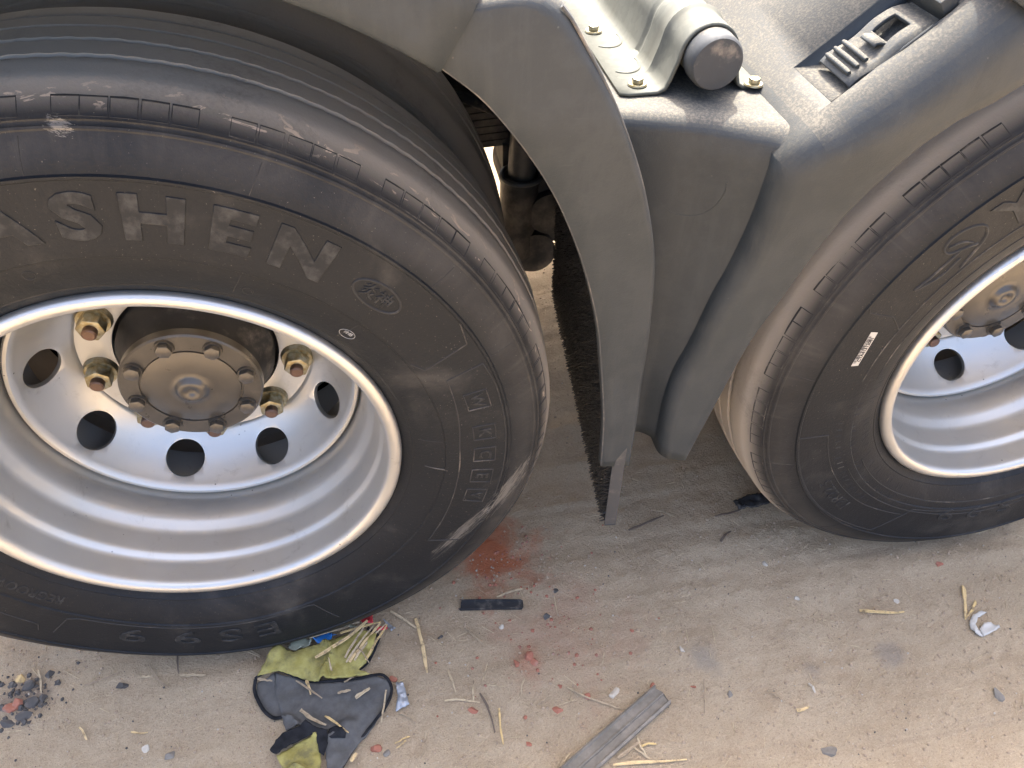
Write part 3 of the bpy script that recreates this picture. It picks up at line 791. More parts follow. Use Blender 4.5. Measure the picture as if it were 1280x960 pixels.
# spray flap lined with bristles, hanging inside the left arch
def flap():
    a, b = Vector((.6160, -.016, .258)), Vector((.668, .60, .258)); t = (b-a).normalized(); up = Vector((-.02, 0, 1)).normalized(); nrm = t.cross(up).normalized()
    if nrm.x > 0: nrm = -nrm
    L = (b-a).length; H = .36
    bm = bmesh.new(); vs = box(bm, (0, 0, -.012), (L, H, 0))
    M = Matrix(((t.x, up.x, nrm.x, a.x), (t.y, up.y, nrm.y, a.y), (t.z, up.z, nrm.z, a.z), (0, 0, 0, 1)))
    bm.transform(M); bevel_all(bm, .002, 2)
    fo = link_mesh('spray_flap', from_bm('spray_flap', bm), MAT['black'], truck)
    V, F = [], []; r2 = random.Random(11); st = .0054
    for i in range(int(L/st)):
        for j in range(int(H/st)):
            u, v = (i+.5+(j % 2)*.5)*st+r2.uniform(-.0008, .0008), (j+.5)*st+r2.uniform(-.0008, .0008)
            h = r2.uniform(.0065, .011); du, dv = r2.uniform(-.002, .002), -r2.uniform(.001, .0045); k = len(V)
            for q in range(3):
                an = 2.094*q+r2.random(); V.append(M @ Vector((u+.0019*math.cos(an), v+.0019*math.sin(an), -.0005)))
            for q in range(3):
                an = 2.094*q; V.append(M @ Vector((u+du+.0009*math.cos(an), v+dv+.0009*math.sin(an), h)))
            F += [(k, k+1, k+4, k+3), (k+1, k+2, k+5, k+4), (k+2, k, k+3, k+5), (k+3, k+4, k+5)]
    bo = link_mesh('bristles', mesh_from('bristles', V, F, False), MAT['flap'], fo); bo['kind'] = 'stuff'
    bm = bmesh.new(); box(bm, (-.0040, -.003, -.015), (0, H, .0015)); bm.transform(M); bevel_all(bm, .001, 1)
    link_mesh('edge_strip', from_bm('edge_strip', bm), MAT['strip'], fo)
flap()

# support tube under a galvanised hat bracket
TX, TZ, TRR = .674, PZ+.0425, .0285
def bracket():
    def prof(g):
        r = TRR+.003+g; P = [(TX-.094, PZ+.0045), (TX-.052, PZ+.0045), (TX-.044-g, PZ+.008), (TX-.040-g, PZ+.016)]
        P += [(TX-r*1.06, TZ-.006)]+[(TX-r*math.cos(a), TZ+r*math.sin(a)) for a in np.linspace(.12, math.pi-.12, 16)]+[(TX+r*1.06, TZ-.006)]
        P += [(TX+.038+g, PZ+.016), (TX+.041+g, PZ+.008), (TX+.047, PZ+.0045), (TX+.083, PZ+.0045)]
        return P
    ys = [.052, .056, .075, .096, .099, .102, .105, .108, .125, .146, .149, .152, .158, .162, .165, .20, .30, .42]
    gs = [0, 0, 0, 0, .0018, .0034, .0018, 0, 0, 0, -.0004, -.0022, -.0022, -.0004, 0, 0, 0, 0]
    V = []
    for y, g in zip(ys, gs):
        P = prof(g)
        if y == .052: P[0] = (P[0][0]+.010, P[0][1]); P[-1] = (P[-1][0]-.006, P[-1][1])
        V += [(x, y, z) for x, z in P]
    m = len(prof(0))
    me = mesh_from('tube_bracket', V, grid_faces(len(ys), m), True, 40)
    o = link_mesh('tube_bracket', me, MAT['galv'], truck); s = o.modifiers.new('s', 'SOLIDIFY'); s.thickness = .0032; s.offset = 0
    zb = hex_mesh('bracket_bolt', .0068, 0, .0085, MAT['zinc'], .0108, .0008)
    for px, py in ((797, 101), (742, 35), (943, 101)):
        p = at_z(px, py, PZ+.011); link_mesh('bolt', zb, None, o, (p[0], p[1], PZ+.0062), (math.pi/2, 0, rnd.uniform(0, 1)))
    for cx, cy in ((TX-.070, .135), (TX-.070, .21)):
        link_mesh('pressed_bead', tube('bead', [(cx+.021*math.cos(t), cy+.030*math.sin(t), PZ+.0056) for t in np.linspace(-2.2, .3, 14)], .0022, 8), MAT['galv'], o)
    return o
bk = bracket()
bm = bmesh.new(); cyl(bm, (TX, .036, TZ), (TX, .72, TZ), TRR-.001, n=48)
tu = link_mesh('support_tube', from_bm('support_tube', bm), MAT['galv'], truck)
capp = [(0,.0265),(.018,.0262),(.0265,.0268),(.0280,.0290),(.0292,.0325),(.0296,.050),(.0280,.052)]
cp = revolve('tube_end_cap', capp, 48, False, 40, flip=True); link_mesh('tube_end_cap', cp, MAT['cap'], tu, (TX, 0, TZ))

# running gear seen through the gap, then an unseen plate that blocks sun
def part(name, bm, mat, parent=truck, **k):
    return link_mesh(name, from_bm(name, bm), MAT[mat], parent)
bm = bmesh.new()
box(bm, (-1.4, .90, .60), (2.9, .91, .98)); box(bm, (-1.4, .83, .97), (2.9, .905, .98)); box(bm, (-1.4, .83, .60), (2.9, .905, .612))
part('frame_rail', bm, 'chassis')
bm = bmesh.new(); box(bm, (-1.4, 1.52, .70), (2.9, 1.53, .98)); box(bm, (-1.4, 1.525, .97), (2.9, 1.60, .98)); part('frame_rail', bm, 'chassis')
for cx in (0, XW):
    bm = bmesh.new(); cyl(bm, (cx, .35, ZC), (cx, 2.1, ZC), .075, n=24); cyl(bm, (cx, 1.05, ZC), (cx, 1.40, ZC), .19, n=32); cyl(bm, (cx, .60, ZC), (cx, .78, ZC), .205, n=40)
    part('axle', bm, 'chassis')
def leafs():
    o = None
    for k in range(6):
        L = .68-.075*k; V = []
        for i in range(25):
            t = -1+2*i/24; x = .675+L*t; z = .600-.016*k-.085*(t*L/.68)**2+.02
            V += [(x, .79, z), (x, .87, z), (x, .87, z-.0135), (x, .79, z-.0135)]
        F = grid_faces(25, 4, False, True)+[(0,1,2,3), (99,98,97,96)]
        me = mesh_from('leaf', V, F, True, 40)
        if o is None: o = link_mesh('leaf_spring', me, MAT['chassis'], truck)
        else: link_mesh('spring_leaf', me, MAT['chassis'], o)
leafs()
bm = bmesh.new(); cyl(bm, (.675, .72, .40), (.675, .98, .40), .085, n=32); cyl(bm, (.675, .70, .40), (.675, .73, .40), .050, n=24); box(bm, (.60, .88, .30), (.75, .93, .80)); box(bm, (.58, .78, .47), (.77, .88, .53))
part('trunnion_bracket', bm, 'chassis')
bm = bmesh.new(); cyl(bm, (.62, .74, .30), (.10, .74, .33), .026, n=20); cyl(bm, (.64, .70, .30), (.64, .79, .30), .050, n=28); cyl(bm, (.09, .70, .33), (.09, .79, .33), .050, n=28)
part('torque_rod', bm, 'chassis')
bm = bmesh.new(); cyl(bm, (.700, .90, .285), (1.25, .90, .33), .026, n=20); cyl(bm, (.70, .86, .28), (.70, .95, .28), .048, n=28); part('torque_rod', bm, 'chassis')
bm = bmesh.new(); cyl(bm, (.612, .735, .47), (.632, .745, .82), .030, n=28)
sh = part('shock_absorber', bm, 'shock')
bm = bmesh.new(); cyl(bm, (.600, .728, .29), (.613, .736, .48), .040, n=28); link_mesh('lower_body', from_bm('lower_body', bm), MAT['chassis'], sh)
link_mesh('collar', tube('collar', [(.6125+.043*math.cos(t), .7357+.043*math.sin(t), .482) for t in np.linspace(0, 6.28319, 25)], .006, 8), MAT['shock'], sh)
bm = bmesh.new(); cyl(bm, (.80, .66, .62), (.80, .80, .62), .085, .075, n=32); cyl(bm, (.80, .80, .62), (.80, .86, .62), .06, n=32); part('brake_chamber', bm, 'chassis')
for k, (a, b, c) in enumerate((((.2, .70, .80), (.55, .66, .66), (.72, .72, .48)), ((.72, .80, .84), (.76, .74, .62), (.70, .72, .40)))):
    link_mesh('air_hose', tube('air_hose', smooth_line([a, b, c], 10), .009, 10), MAT['black'], truck)
bm = bmesh.new(); box(bm, (-.75, .80, .985), (2.1, 1.66, .993)); part('sun_block_plate', bm, 'chassis')  # unseen plate added over the rails to keep sun off the shaded ground
bm = bmesh.new(); box(bm, (.5, .90, .74), (.62, 1.53, .94)); part('cross_member', bm, 'chassis')

# ------------------------------------------------------------------ litter on the ground
def poly_cloth(name, px, mat, parent=None, z=.006, th=.003, wr=.004, step=.006, seed=0, fr=18, edge=.0009):
    """flat piece cut to an outline on the ground, filled with a fine grid, rumpled and given thickness"""
    P = [at_z(a, b, z) for a, b in px]; bm = bmesh.new()
    vs = [bm.verts.new((p[0], p[1], 0)) for p in P]
    es = [bm.edges.new((vs[i], vs[(i+1) % len(vs)])) for i in range(len(vs))]
    bmesh.ops.triangle_fill(bm, use_beauty=True, edges=es)
    for _ in range(6):
        L = [e for e in bm.edges if e.calc_length() > step]
        if not L: break
        bmesh.ops.subdivide_edges(bm, edges=L, cuts=1); bmesh.ops.triangulate(bm, faces=[f for f in bm.faces if len(f.verts) > 3])
    vl = list(bm.verts); X = np.array([v.co.x for v in vl]); Y = np.array([v.co.y for v in vl])
    rid = fbm(X*fr*.8+seed*3, Y*fr*.8, 2, seed+4); Z = ground_h(X, Y)+z+wr*(.6*fbm(X*fr+seed, Y*fr, 3, seed)+.35+.9*np.exp(-(rid/.07)**2))
    for v, zz in zip(vl, Z):
        v.co.z = zz
        if v.is_boundary: v.co.x += edge*rnd.uniform(-1, 1); v.co.y += edge*rnd.uniform(-1, 1)
    o = link_mesh(name, from_bm(name, bm, True, 60), MAT[mat], parent)
    s_ = o.modifiers.new('s', 'SOLIDIFY'); s_.thickness = th; s_.offset = -1
    return o
def zc(pts): return [(300+a/4.3625, 740+b/4.3625) for a, b in pts]
def line3(px, lift): return [G(a, b, lift) for a, b in smooth_line(px, 6)]
rag = empty('torn_rag', G(400, 880)); tag(rag, 'torn rag with dirty yellow felt, grey lining and black edging, lying below the left tyre', 'rag')
def rag_part(o): o.parent = rag; o.matrix_parent_inverse = Matrix.Translation(-rag.location); return o
rag_part(poly_cloth('grey_lining', zc([(200,450),(330,480),(420,498),(560,493),(740,462),(805,480),(835,540),(790,650),(700,780),(600,905),(545,990),(480,1000),(470,870),(420,760),(350,735),(250,760),(235,690),(190,540)]), 'grey', z=.005, wr=.011, seed=3, fr=12))
rag_part(poly_cloth('grey_tab', zc([(95,500),(200,452),(205,560),(240,680),(190,690),(130,640),(90,560)]), 'grey', z=.002, wr=.003, seed=8))
rag_part(poly_cloth('yellow_panel', zc([(105,472),(160,390),(215,318),(300,345),(450,285),(600,232),(690,222),(750,262),(725,345),(690,405),(655,440),(720,462),(590,480),(420,492),(330,478),(220,447)]), 'yellow', z=.012, wr=.018, seed=5, fr=16))
rag_part(poly_cloth('black_lining', zc([(168,868),(200,815),(240,772),(310,750),(370,728),(425,752),(482,762),(478,850),(462,905),(440,885),(415,782),(290,838),(202,893)]), 'bind', z=.014, wr=.016, seed=6, fr=20))
rag_part(poly_cloth('yellow_corner', zc([(200,895),(290,832),(415,782),(430,830),(442,885),(442,1000),(250,1000)]), 'yellow', z=.013, wr=.014, seed=9, fr=18))
rag_part(poly_cloth('black_knot', zc([(486,752),(520,735),(560,742),(582,775),(572,800),(500,800),(482,780)]), 'bind', z=.016, wr=.012, seed=2, fr=40))
bnd = smooth_line(zc([(92,492),(150,462),(210,448),(330,484),(430,500),(580,493),(740,464),(800,482),(830,545),(800,640),(700,765),(620,875),(550,985)]), 6)
rag_part(link_mesh('edging', tube('edging', [G(a, b, .010+.002*math.sin(i*.5)) for i, (a, b) in enumerate(bnd)], .0026, 8), MAT['bind']))
rag_part(link_mesh('edging', tube('edging', [G(a, b, .008) for a, b in smooth_line(zc([(92,492),(84,545),(105,605),(140,660),(190,694),(238,688)]), 6)], .0030, 8), MAT['bind']))
rag_part(link_mesh('edging', tube('edging', [G(a, b, .014) for a, b in smooth_line(zc([(700,215),(758,262),(735,340),(700,405),(655,442)]), 6)], .0032, 8), MAT['bind']))

def scrap(name, px, mat, label, cat, **k): return tag(poly_cloth(name, px, mat, **k), label, cat)
scrap('wrapper', zc([(262,312),(300,258),(340,248),(400,272),(385,298),(320,330)]), 'wrap', 'pale greenish crumpled wrapper tucked under the left tyre edge', 'wrapper', z=.010, wr=.012, th=.0006, seed=21, fr=40)
scrap('wrapper', zc([(398,262),(440,232),(470,226),(532,248),(490,268),(425,284)]), 'blue', 'bright blue crumpled wrapper beside the rag', 'wrapper', z=.014, wr=.014, th=.0006, seed=22, fr=45)
scrap('plastic_scrap', zc([(640,150),(680,125),(718,108),(733,188),(705,190)]), 'red', 'red triangular plastic scrap against the left tyre', 'scrap', z=.012, wr=.010, th=.0008, seed=23, fr=40)
scrap('plastic_scrap', zc([(738,200),(790,182),(806,192),(800,204),(745,212)]), 'red', 'thin red plastic strip at the corner of the rag', 'scrap', z=.008, wr=.006, th=.0008, seed=24, fr=40)
scrap('paper_scrap', zc([(778,148),(800,160),(853,198),(825,217)]), 'foil', 'small white grey pointed scrap above the rag corner', 'scrap', z=.008, wr=.006, th=.0008, seed=25, fr=40)
scrap('paper_scrap', zc([(540,172),(580,172),(640,188),(635,198),(560,186)]), 'wrap', 'narrow pale paper strip touching the left tyre', 'scrap', z=.010, wr=.004, th=.0008, seed=27, fr=40)
scrap('foil_scrap', zc([(850,497),(888,493),(912,570),(928,620),(850,653),(862,580)]), 'foil', 'grey foil scrap just right of the rag', 'scrap', z=.005, wr=.004, th=.0008, seed=26, fr=40)

# black channel strip, grooved moulding
def channel(name, pa, pb, width, prof, mat, label, cat, lift=.004):
    a, b = G(*pa, lift), G(*pb, lift); d = (b-a); L = d.length; d.normalize(); sdn = Vector((-d.y, d.x, 0)).normalized(); up = sdn.cross(d)*-1
    if up.z < 0: up = -up
    n_ = 14; V = []
    for i in range(n_):
        t = i/(n_-1)
        for u, h in prof:
            j = rnd.uniform(-.004, .004) if i in (0, n_-1) else 0
            V.append(a+d*(L*t+j)+sdn*(u*width)+up*(h+.0015*math.sin(3*t+u)))
    m = len(prof); F = grid_faces(n_, m, False, True)+[tuple(range(m)), tuple(range((n_-1)*m, n_*m))[::-1]]
    bm = bmesh.new(); bm.from_mesh(mesh_from('x', V, F)); bmesh.ops.recalc_face_normals(bm, faces=bm.faces)
    return tag(link_mesh(name, from_bm(name, bm, True, 30), MAT[mat]), label, cat)
channel('rubber_strip', (575, 757), (652, 756), .0195, [(-.5,0),(-.5,.006),(-.40,.006),(-.36,.0022),(.36,.0022),(.40,.006),(.5,.006),(.5,0)], 'black', 'short black channel strip lying below the brick dust', 'strip')
channel('grooved_moulding', (827, 871), (700, 985), .040, [(-.5,0),(-.5,.008),(-.42,.010),(-.36,.0055),(-.05,.006),(-.02,.009),(.03,.009),(.06,.0045),(.36,.005),(.40,.010),(.5,.009),(.5,0)], 'wood', 'long dusty grooved moulding strip pointing down left', 'strip')
def lump(name, p, r, mat, seed, flat=.7, sub=2):
    bm = bmesh.new(); bmesh.ops.create_icosphere(bm, subdivisions=sub, radius=r); q = random.Random(seed)
    ax = (q.uniform(.8, 1.25), q.uniform(.7, 1.1), flat*q.uniform(.8, 1.1)); ofs = [q.uniform(0, 50) for _ in range(3)]
    pl = [(Vector((q.gauss(0,1), q.gauss(0,1), q.gauss(0,1))).normalized(), q.uniform(.35, .80)*r) for _ in range(11)]
    for v in bm.verts:
        for nn, dd in pl:
            e = v.co.dot(nn)-dd
            if e > 0: v.co -= nn*e
        v.co = Vector((v.co.x*ax[0], v.co.y*ax[1], v.co.z*ax[2]))
    o = link_mesh(name, from_bm(name, bm, True, 18), MAT[mat], None, p+Vector((0, 0, r*flat*.10))); o.rotation_euler = (0, 0, q.uniform(0, 6)); return o
L_ = [  # px, py, radius px, material, name, label
 (590,888,8,'brick','brick_fragment','rounded brick pebble among straw right of the rag'), (468,938,8,'brick','brick_fragment','reddish brown pebble beside the rag lower edge'),
 (483,943,5,'stone','pebble','small grey pebble next to the reddish brown one'), (659,822,7,'brick','brick_fragment','largest red brick crumb in the cluster below the black strip'),
 (667,829,5,'brick','brick_fragment','brick crumb at the right of the red cluster'), (645,830,5,'brick','brick_fragment','brick crumb at the left of the red cluster'),
 (697,888,6,'brick','brick_fragment','red brick bit upper left of the grooved moulding'), (700,858,4,'brick','brick_fragment','small red bit below the brick dust trail'),
 (735,872,5,'brick','brick_fragment','red bit beside the long thin straw'), (656,897,4,'brick','brick_fragment','round red crumb left of the moulding'),
 (768,867,7,'pale','pebble','pale round pebble near the end of the moulding'), (869,858,4,'brick','brick_fragment','red crumb just right of the moulding end'),
 (815,858,4,'brick','brick_fragment','red crumb touching the moulding tip'), (912,868,5,'stone','pebble','small grey stone with dark side in the middle ground'),
 (1247,868,8,'stone','pebble','flat grey stone near the right edge'), (660,932,4,'brick','brick_fragment','brick crumb left below the moulding'),
 (492,850,5,'brick','brick_fragment','brick crumb touching the rag right corner'), (695,738,5,'dark','asphalt_crumb','dark crumb right of the black strip'),
 (683,770,5,'dark','asphalt_crumb','dark crumb below right of the black strip'), (550,795,4,'dark','asphalt_crumb','dark crumb right of the orange straw'),
 (22,880,9,'brick','brick_fragment','brick lump in the dark rubble at the left edge'), (12,886,7,'brick','brick_fragment','darker brick lump at the very left edge'),
 (38,876,8,'dark','asphalt_crumb','large asphalt crumb right of the brick lumps'), (52,872,7,'dark','asphalt_crumb','asphalt crumb at the right of the rubble patch'),
 (30,893,7,'dark','asphalt_crumb','asphalt crumb below the brick lumps'), (8,903,6,'dark','asphalt_crumb','lowest asphalt crumb of the left rubble'),
 (36,858,7,'dark','asphalt_crumb','asphalt crumb at the top of the left rubble'), (60,843,6,'dark','asphalt_crumb','lone asphalt crumb under the left tyre'),
 (153,858,7,'dark','asphalt_crumb','dark grey crumb in the dirt below the lettering'), (24,847,6,'straw2','yellow_crumb','small yellow crumb at the left edge'),
 (213,943,7,'stone','pebble','grey stone near the bottom edge left of the rag'), (183,934,5,'pale','pebble','pale stone near the bottom edge left of the rag'),
 (1038,940,9,'stone','pebble','broken grey stone at the bottom right'), (1172,706,5,'brick','brick_fragment','reddish crumb below the right tyre'),
 (957,701,4,'pale','pebble','pale pebble below the dark stick'), (852,813,4,'pale','pebble','white pebble beside the grey stain'),
 (1122,751,4,'pale','pebble','white pebble at the end of the flat straw'), (997,748,4,'pale','pebble','white pebble in the bare middle ground'),
 (627,782,4,'pale','pebble','pale pebble below the black strip'), (600,748,4,'brick','brick_fragment','red crumb beside the black strip left end')]
for i, (a, b, rp_, mt, nm, lb) in enumerate(L_):
    p = G(a, b); r = rp_*(p-Vector(CP)).length/FPX
    tag(lump(nm, p, r*1.15, mt, 100+i, .6), lb, {'pebble': 'pebble', 'brick_fragment': 'brick bit', 'asphalt_crumb': 'crumb', 'yellow_crumb': 'crumb'}[nm], {'pebble': 'pebbles in the dirt', 'brick_fragment': 'brick bits in the dirt', 'asphalt_crumb': 'dark crumbs in the dirt'}.get(nm))
# straws: split, slightly bent flat stalks
def straw(p, q, wpx, mat, label, cat='straw', name='straw', lift=.004, group='straws on the dirt', bend=.0):
    a, b = G(*p, lift), G(*q, lift); d = b-a; L = d.length; wd = wpx*((a-Vector(CP)).length)/FPX/2*.72
    sd = Vector((-d.y, d.x, 0)).normalized(); q_ = random.Random(int(p[0]*7+p[1])); V = []; n_ = 7
    for i in range(n_):
        t = i/(n_-1); c = a+d*t; c.z = gz(c.x, c.y)+lift+.003*math.sin(t*math.pi)*q_.random(); c += sd*(bend*L*math.sin(t*math.pi)+q_.uniform(-.0006, .0006))
        k = wd*(1-.35*t)*(.75 if i in (0, n_-1) else 1)
        k *= q_.uniform(.7, 1.2)
        V += [c-sd*k, c-sd*k*.6+Vector((0,0,k*.45)), c+sd*k*.1+Vector((0,0,k*.12)), c+sd*k+Vector((0,0,k*.4)), c-Vector((0,0,k*.3))]
    me = mesh_from(name, V, grid_faces(n_, 5, False, True)+[(4,3,2,1,0), tuple(range(30, 35))], True, 50)
    return tag(link_mesh(name, me, MAT[mat]), label, cat, group)
ST = [((1075,763),(1130,765),5,'straw2','flat yellow straw lying crossways below the right tyre'), ((1203,733),(1206,773),5,'straw2','upright yellow straw beside the broken white disc'),
 ((1218,752),(1205,775),4,'straw2','short yellow straw leaning to the white disc'), ((519,772),(534,843),7,'straw2','thick orange straw right of the rag'),
 ((581,785),(606,809),3,'straw','pale straw slanting below the black strip'), ((621,747),(653,736),4,'straw','pale splinter resting on the black strip'),
 ((488,765),(520,785),4,'straw','grey straw touching the top of the orange one'), ((708,860),(784,890),3,'straw','long thin bent straw leading to the moulding'),
 ((880,850),(880,893),2.5,'straw','thin vertical straw right of the moulding'), ((766,958),(858,951),5,'straw2','split yellow straw at the bottom beside the moulding'),
 ((995,890),(1011,884),5,'straw2','short yellow chip in the middle ground'), ((107,858),(151,843),3,'straw','pale straw in the dirt left of centre under the tyre'),
 ((186,832),(213,862),3,'straw','thin straw sloping down right below the lettering'), ((223,813),(224,843),3.5,'twig','dark short stalk standing out from the left tyre'),
 ((225,845),(259,847),4,'straw','flat pale straw in the tuft left of the rag'), ((232,838),(248,852),3,'straw','short straw crossing the tuft left of the rag'),
 ((100,910),(109,926),3.5,'straw2','small yellow straw near the bottom left'), ((165,917),(185,916),3,'straw2','small flat straw left of the rag low down'),
 ((48,838),(52,867),3,'straw','straw beside the dark rubble'), ((286,806),(326,822),6,'straw','brown leaf blade at the tyre edge above the rag'),
 ((176,849),(189,847),3,'straw','tiny straw chip below the lettering'), ((560,838),(571,870),3,'straw','bent thin straw right of the foil scrap'),
 ((592,878),(592,851),3,'straw','thin straw by the brick pebble'), ((624,887),(629,933),4,'straw2','straw pair, right stalk, below the brick pebble'),
 ((600,868),(619,917),4,'twig','dark twig below the brick pebble'), ((556,878),(600,880),3,'straw','flat thin straw left of the brick pebble'),
 ((500,893),(520,906),3,'straw','short pale straw right of the rag lower corner'), ((533,915),(523,955),3,'straw','vertical thin straw near the bottom right of the rag'),
 ((512,922),(494,932),3.5,'straw2','yellow straw beside the reddish brown pebble'), ((508,928),(496,938),3,'straw2','lower of two yellow straws by the reddish pebble'),
 ((655,850),(652,872),3,'straw','short upright straw below the red cluster'), ((752,835),(755,815),2.5,'straw','fine straw right of the red cluster'),
 ((672,882),(686,870),4,'straw','pale chip beside a red brick bit'), ((1010,855),(1018,867),4,'pale','white sliver in the middle ground'),
 ((958,864),(975,877),3,'straw','fine straw in the middle of the bare dirt'), ((1018,687),(1032,686),3,'straw','short straw below the right tyre shoulder'),
 ((816,637),(850,650),3,'straw','straw on the dirt under the arch bridge'), ((786,662),(830,644),5,'twig','greenish dark stalk under the arch bridge'),
 ((893,648),(935,632),4,'twig','dark thin stick beside the right tyre'), ((900,678),(914,664),4,'twig','small forked dark twig below the right tyre'),
 ((700,960),(712,942),4,'straw','pale straw at the bottom left of the moulding'), ((795,918),(806,945),4,'straw','pale splinter right of the moulding'),
 ((772,950),(800,928),6,'straw','broad pale splinter along the moulding edge'), ((790,933),(815,952),3,'straw','crossing straw right of the moulding'),
 ((800,935),(820,932),4,'straw2','yellow chip above the split straw'), ((378,893),(410,912),6,'straw','thick pale straw lying on the grey lining'),
 ((372,856),(405,878),3,'straw','thin straw on the grey lining under the yellow edge'), ((446,878),(464,866),7,'straw','wide pale chip on the right of the lining'),
 ((424,872),(440,868),5,'straw','pale chip in the middle of the lining'), ((385,855),(391,874),5,'straw2','yellow tuft straw on the lining'),
 ((432,858),(444,852),3,'straw','small chip below the yellow felt edge'), ((408,900),(438,921),3.5,'straw2','thin yellow straw under the black knot'),
 ((484,868),(478,912),3.5,'straw','pale straw lying over the black edging'), ((325,855),(343,857),3.5,'straw','pale straw inside the left loop of the rag'),
 ((441,957),(447,946),7,'straw2','orange straw end at the bottom of the rag')]
for a, b, wpx, mt, lb in ST:
    lf = .018 if 318 < a[0] < 490 and a[1] > 845 else .004
    straw(a, b, wpx, mt, lb, 'twig' if mt == 'twig' else 'straw', 'twig' if mt == 'twig' else 'straw', lf, 'twigs on the dirt' if mt == 'twig' else 'straws on the dirt', rnd.choice((-.06, -.02, 0, 0, .02, .05)))
FANL = ['wide stalk at the left of the bundle fanned over the yellow felt', 'thin stalk second from the left in the fanned bundle', 'thin middle stalk of the bundle over the yellow felt', 'stalk beside the middle of the fanned bundle', 'thin stalk right of the middle in the fanned bundle', 'short inner stalk of the fanned bundle', 'rightmost bright stalk of the fanned bundle', 'long stalk lying along the upper edge of the yellow felt', 'short stalk crossing the lower end of the fanned bundle', 'flat stalk at the top of the fanned bundle', 'tiny stalk on the lower edge of the yellow felt', 'stalk under the long one at the felt upper edge']
FAN = [((398,833),(462,786),6),((400,832),(452,791),4),((436,838),(470,790),4),((440,838),(478,788),5),((446,836),(484,789),4),((434,832),(458,792),4),((460,835),(486,790),5),((380,802),(452,788),5),((448,818),(464,838),3),((428,800),(478,787),4),((418,848),(414,832),3),((390,806),(440,792),4)]
for k, (a, b, wpx) in enumerate(FAN):
    straw(a, b, wpx, 'straw' if k % 3 else 'straw2', FANL[k], lift=.030, group='straw bundle on the rag', bend=rnd.uniform(-.04, .04))
# dark broken brush piece behind the right tyre edge
ob = scrap('rubber_scrap', [(917,628),(935,620),(956,616),(962,628),(944,634),(922,638)], 'black', 'flat black rubber scrap beside the right tyre', 'scrap', z=.006, wr=.006, th=.004, seed=41, fr=60)
# broken white disc
scrap('broken_disc', [(1212,776),(1217,768),(1226,763),(1233,766),(1222,772),(1219,780),(1224,787),(1229,796),(1222,793),(1214,785)], 'white', 'crescent half of a broken white disc at the right', 'disc', z=.004, wr=.003, th=.0012, seed=42, fr=60)
scrap('broken_disc', [(1225,786),(1230,779),(1238,778),(1250,785),(1240,790),(1230,796)], 'white', 'small half of the broken white disc', 'disc', z=.005, wr=.003, th=.0012, seed=43, fr=60)

# grit and chaff nobody could count
def scatter(name, n_, rmin, rmax, mat, label, cat, seed, kind):
    q = np.random.RandomState(seed); V, F = [], []
    X = q.uniform(-.55, 1.65, n_); Y = np.where(q.rand(n_) < .4, q.uniform(-.45, .1, n_), q.uniform(-.5, 1.05, n_)); Zs = ground_h(X, Y)
    for x, y, z in zip(X, Y, Zs):
        r = rmin+(rmax-rmin)*q.rand()**4; k = len(V); a = q.uniform(0, 6.28)
        if kind == 'grit':
            for i in range(5):
                t = a+i*1.2566; e = r*q.uniform(.7, 1.2); V.append((x+e*math.cos(t), y+e*math.sin(t), z-.0003))
            for i in range(5):
                t = a+i*1.2566+.3; e = r*q.uniform(.4, .75); V.append((x+e*math.cos(t), y+e*math.sin(t), z+r*q.uniform(.6, 1.0)))
            F += [(k+i, k+(i+1) % 5, k+5+(i+1) % 5, k+5+i) for i in range(5)]+[(k+5, k+6, k+7, k+8, k+9)]
        else:
            L = r*q.uniform(4, 11); wd = r*.35; c, s_ = math.cos(a), math.sin(a)
            for u, v, h in ((-L, -wd, .0005), (-L, wd, .0005), (L, wd, .0015), (L, -wd, .0015), (-L, 0, .0005+wd*1.4), (L, 0, .0015+wd*1.4)):
                V.append((x+u*c-v*s_, y+u*s_+v*c, z+h))
            F += [(k, k+3, k+5, k+4), (k+1, k+4, k+5, k+2), (k, k+4, k+1), (k+3, k+2, k+5)]
    return tag(link_mesh(name, mesh_from(name, V, F, False), MAT[mat]), label, cat, None, 'stuff')
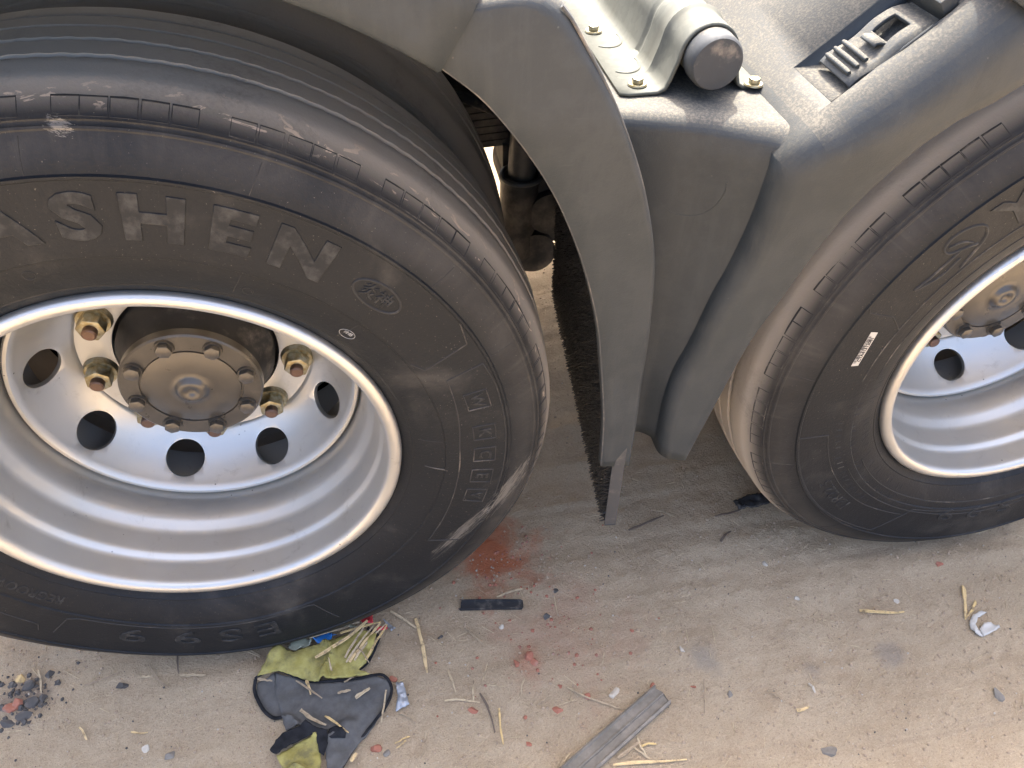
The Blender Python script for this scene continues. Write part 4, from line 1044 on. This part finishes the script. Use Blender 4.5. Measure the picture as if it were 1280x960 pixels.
scatter('grit', 16000, .0006, .0036, 'dirtgrit', 'fine dirt coloured grit over the whole ground', 'grit', 1, 'grit')
scatter('pale_grit', 1200, .0006, .0026, 'pale', 'fine pale grit over the whole ground', 'grit', 2, 'grit')
scatter('dark_grit', 700, .0006, .0026, 'dark', 'fine dark grit over the whole ground', 'grit', 3, 'grit')
scatter('chaff', 800, .0010, .0022, 'straw', 'tiny straw chaff sprinkled over the ground', 'chaff', 4, 'chaff')
def rubble():
    q = np.random.RandomState(19); V, F = [], []
    for _ in range(150):
        c0 = G(30, 872); x, y = c0.x+q.normal(0, .030), c0.y+q.normal(0, .026); r = .0015+.0055*q.rand()**3; k = len(V); z = gz(x, y)
        for i in range(5): V.append((x+r*math.cos(i*1.2566)*q.uniform(.7, 1.2), y+r*math.sin(i*1.2566)*q.uniform(.7, 1.2), z-.0003))
        for i in range(5): V.append((x+r*.6*math.cos(i*1.2566+.4)*q.uniform(.7, 1.2), y+r*.6*math.sin(i*1.2566+.4), z+r*q.uniform(.5, .9)))
        F += [(k+i, k+(i+1) % 5, k+5+(i+1) % 5, k+5+i) for i in range(5)]+[(k+5, k+6, k+7, k+8, k+9)]
    return tag(link_mesh('rubble', mesh_from('rubble', V, F, False), MAT['dark']), 'dark crumbly rubble at the lower left edge', 'rubble', None, 'stuff')
rubble()
def brick_grit():
    q = np.random.RandomState(9); V, F = [], []
    for _ in range(420):
        c0 = G(*((630, 705) if q.rand() < .5 else (690, 800))); x, y = c0.x+q.normal(0, .07), c0.y+q.normal(0, .05); r = .0008+.004*q.rand()**4; k = len(V); z = gz(x, y)
        for i in range(5): V.append((x+r*math.cos(i*1.2566)*q.uniform(.7, 1.2), y+r*math.sin(i*1.2566)*q.uniform(.7, 1.2), z-.0003))
        V.append((x, y, z+r*.9)); F += [(k+i, k+(i+1) % 5, k+5) for i in range(5)]
    return tag(link_mesh('brick_grit', mesh_from('brick_grit', V, F, False), MAT['brick']), 'crushed red brick grit in front of the left tyre', 'grit', None, 'stuff')
brick_grit()
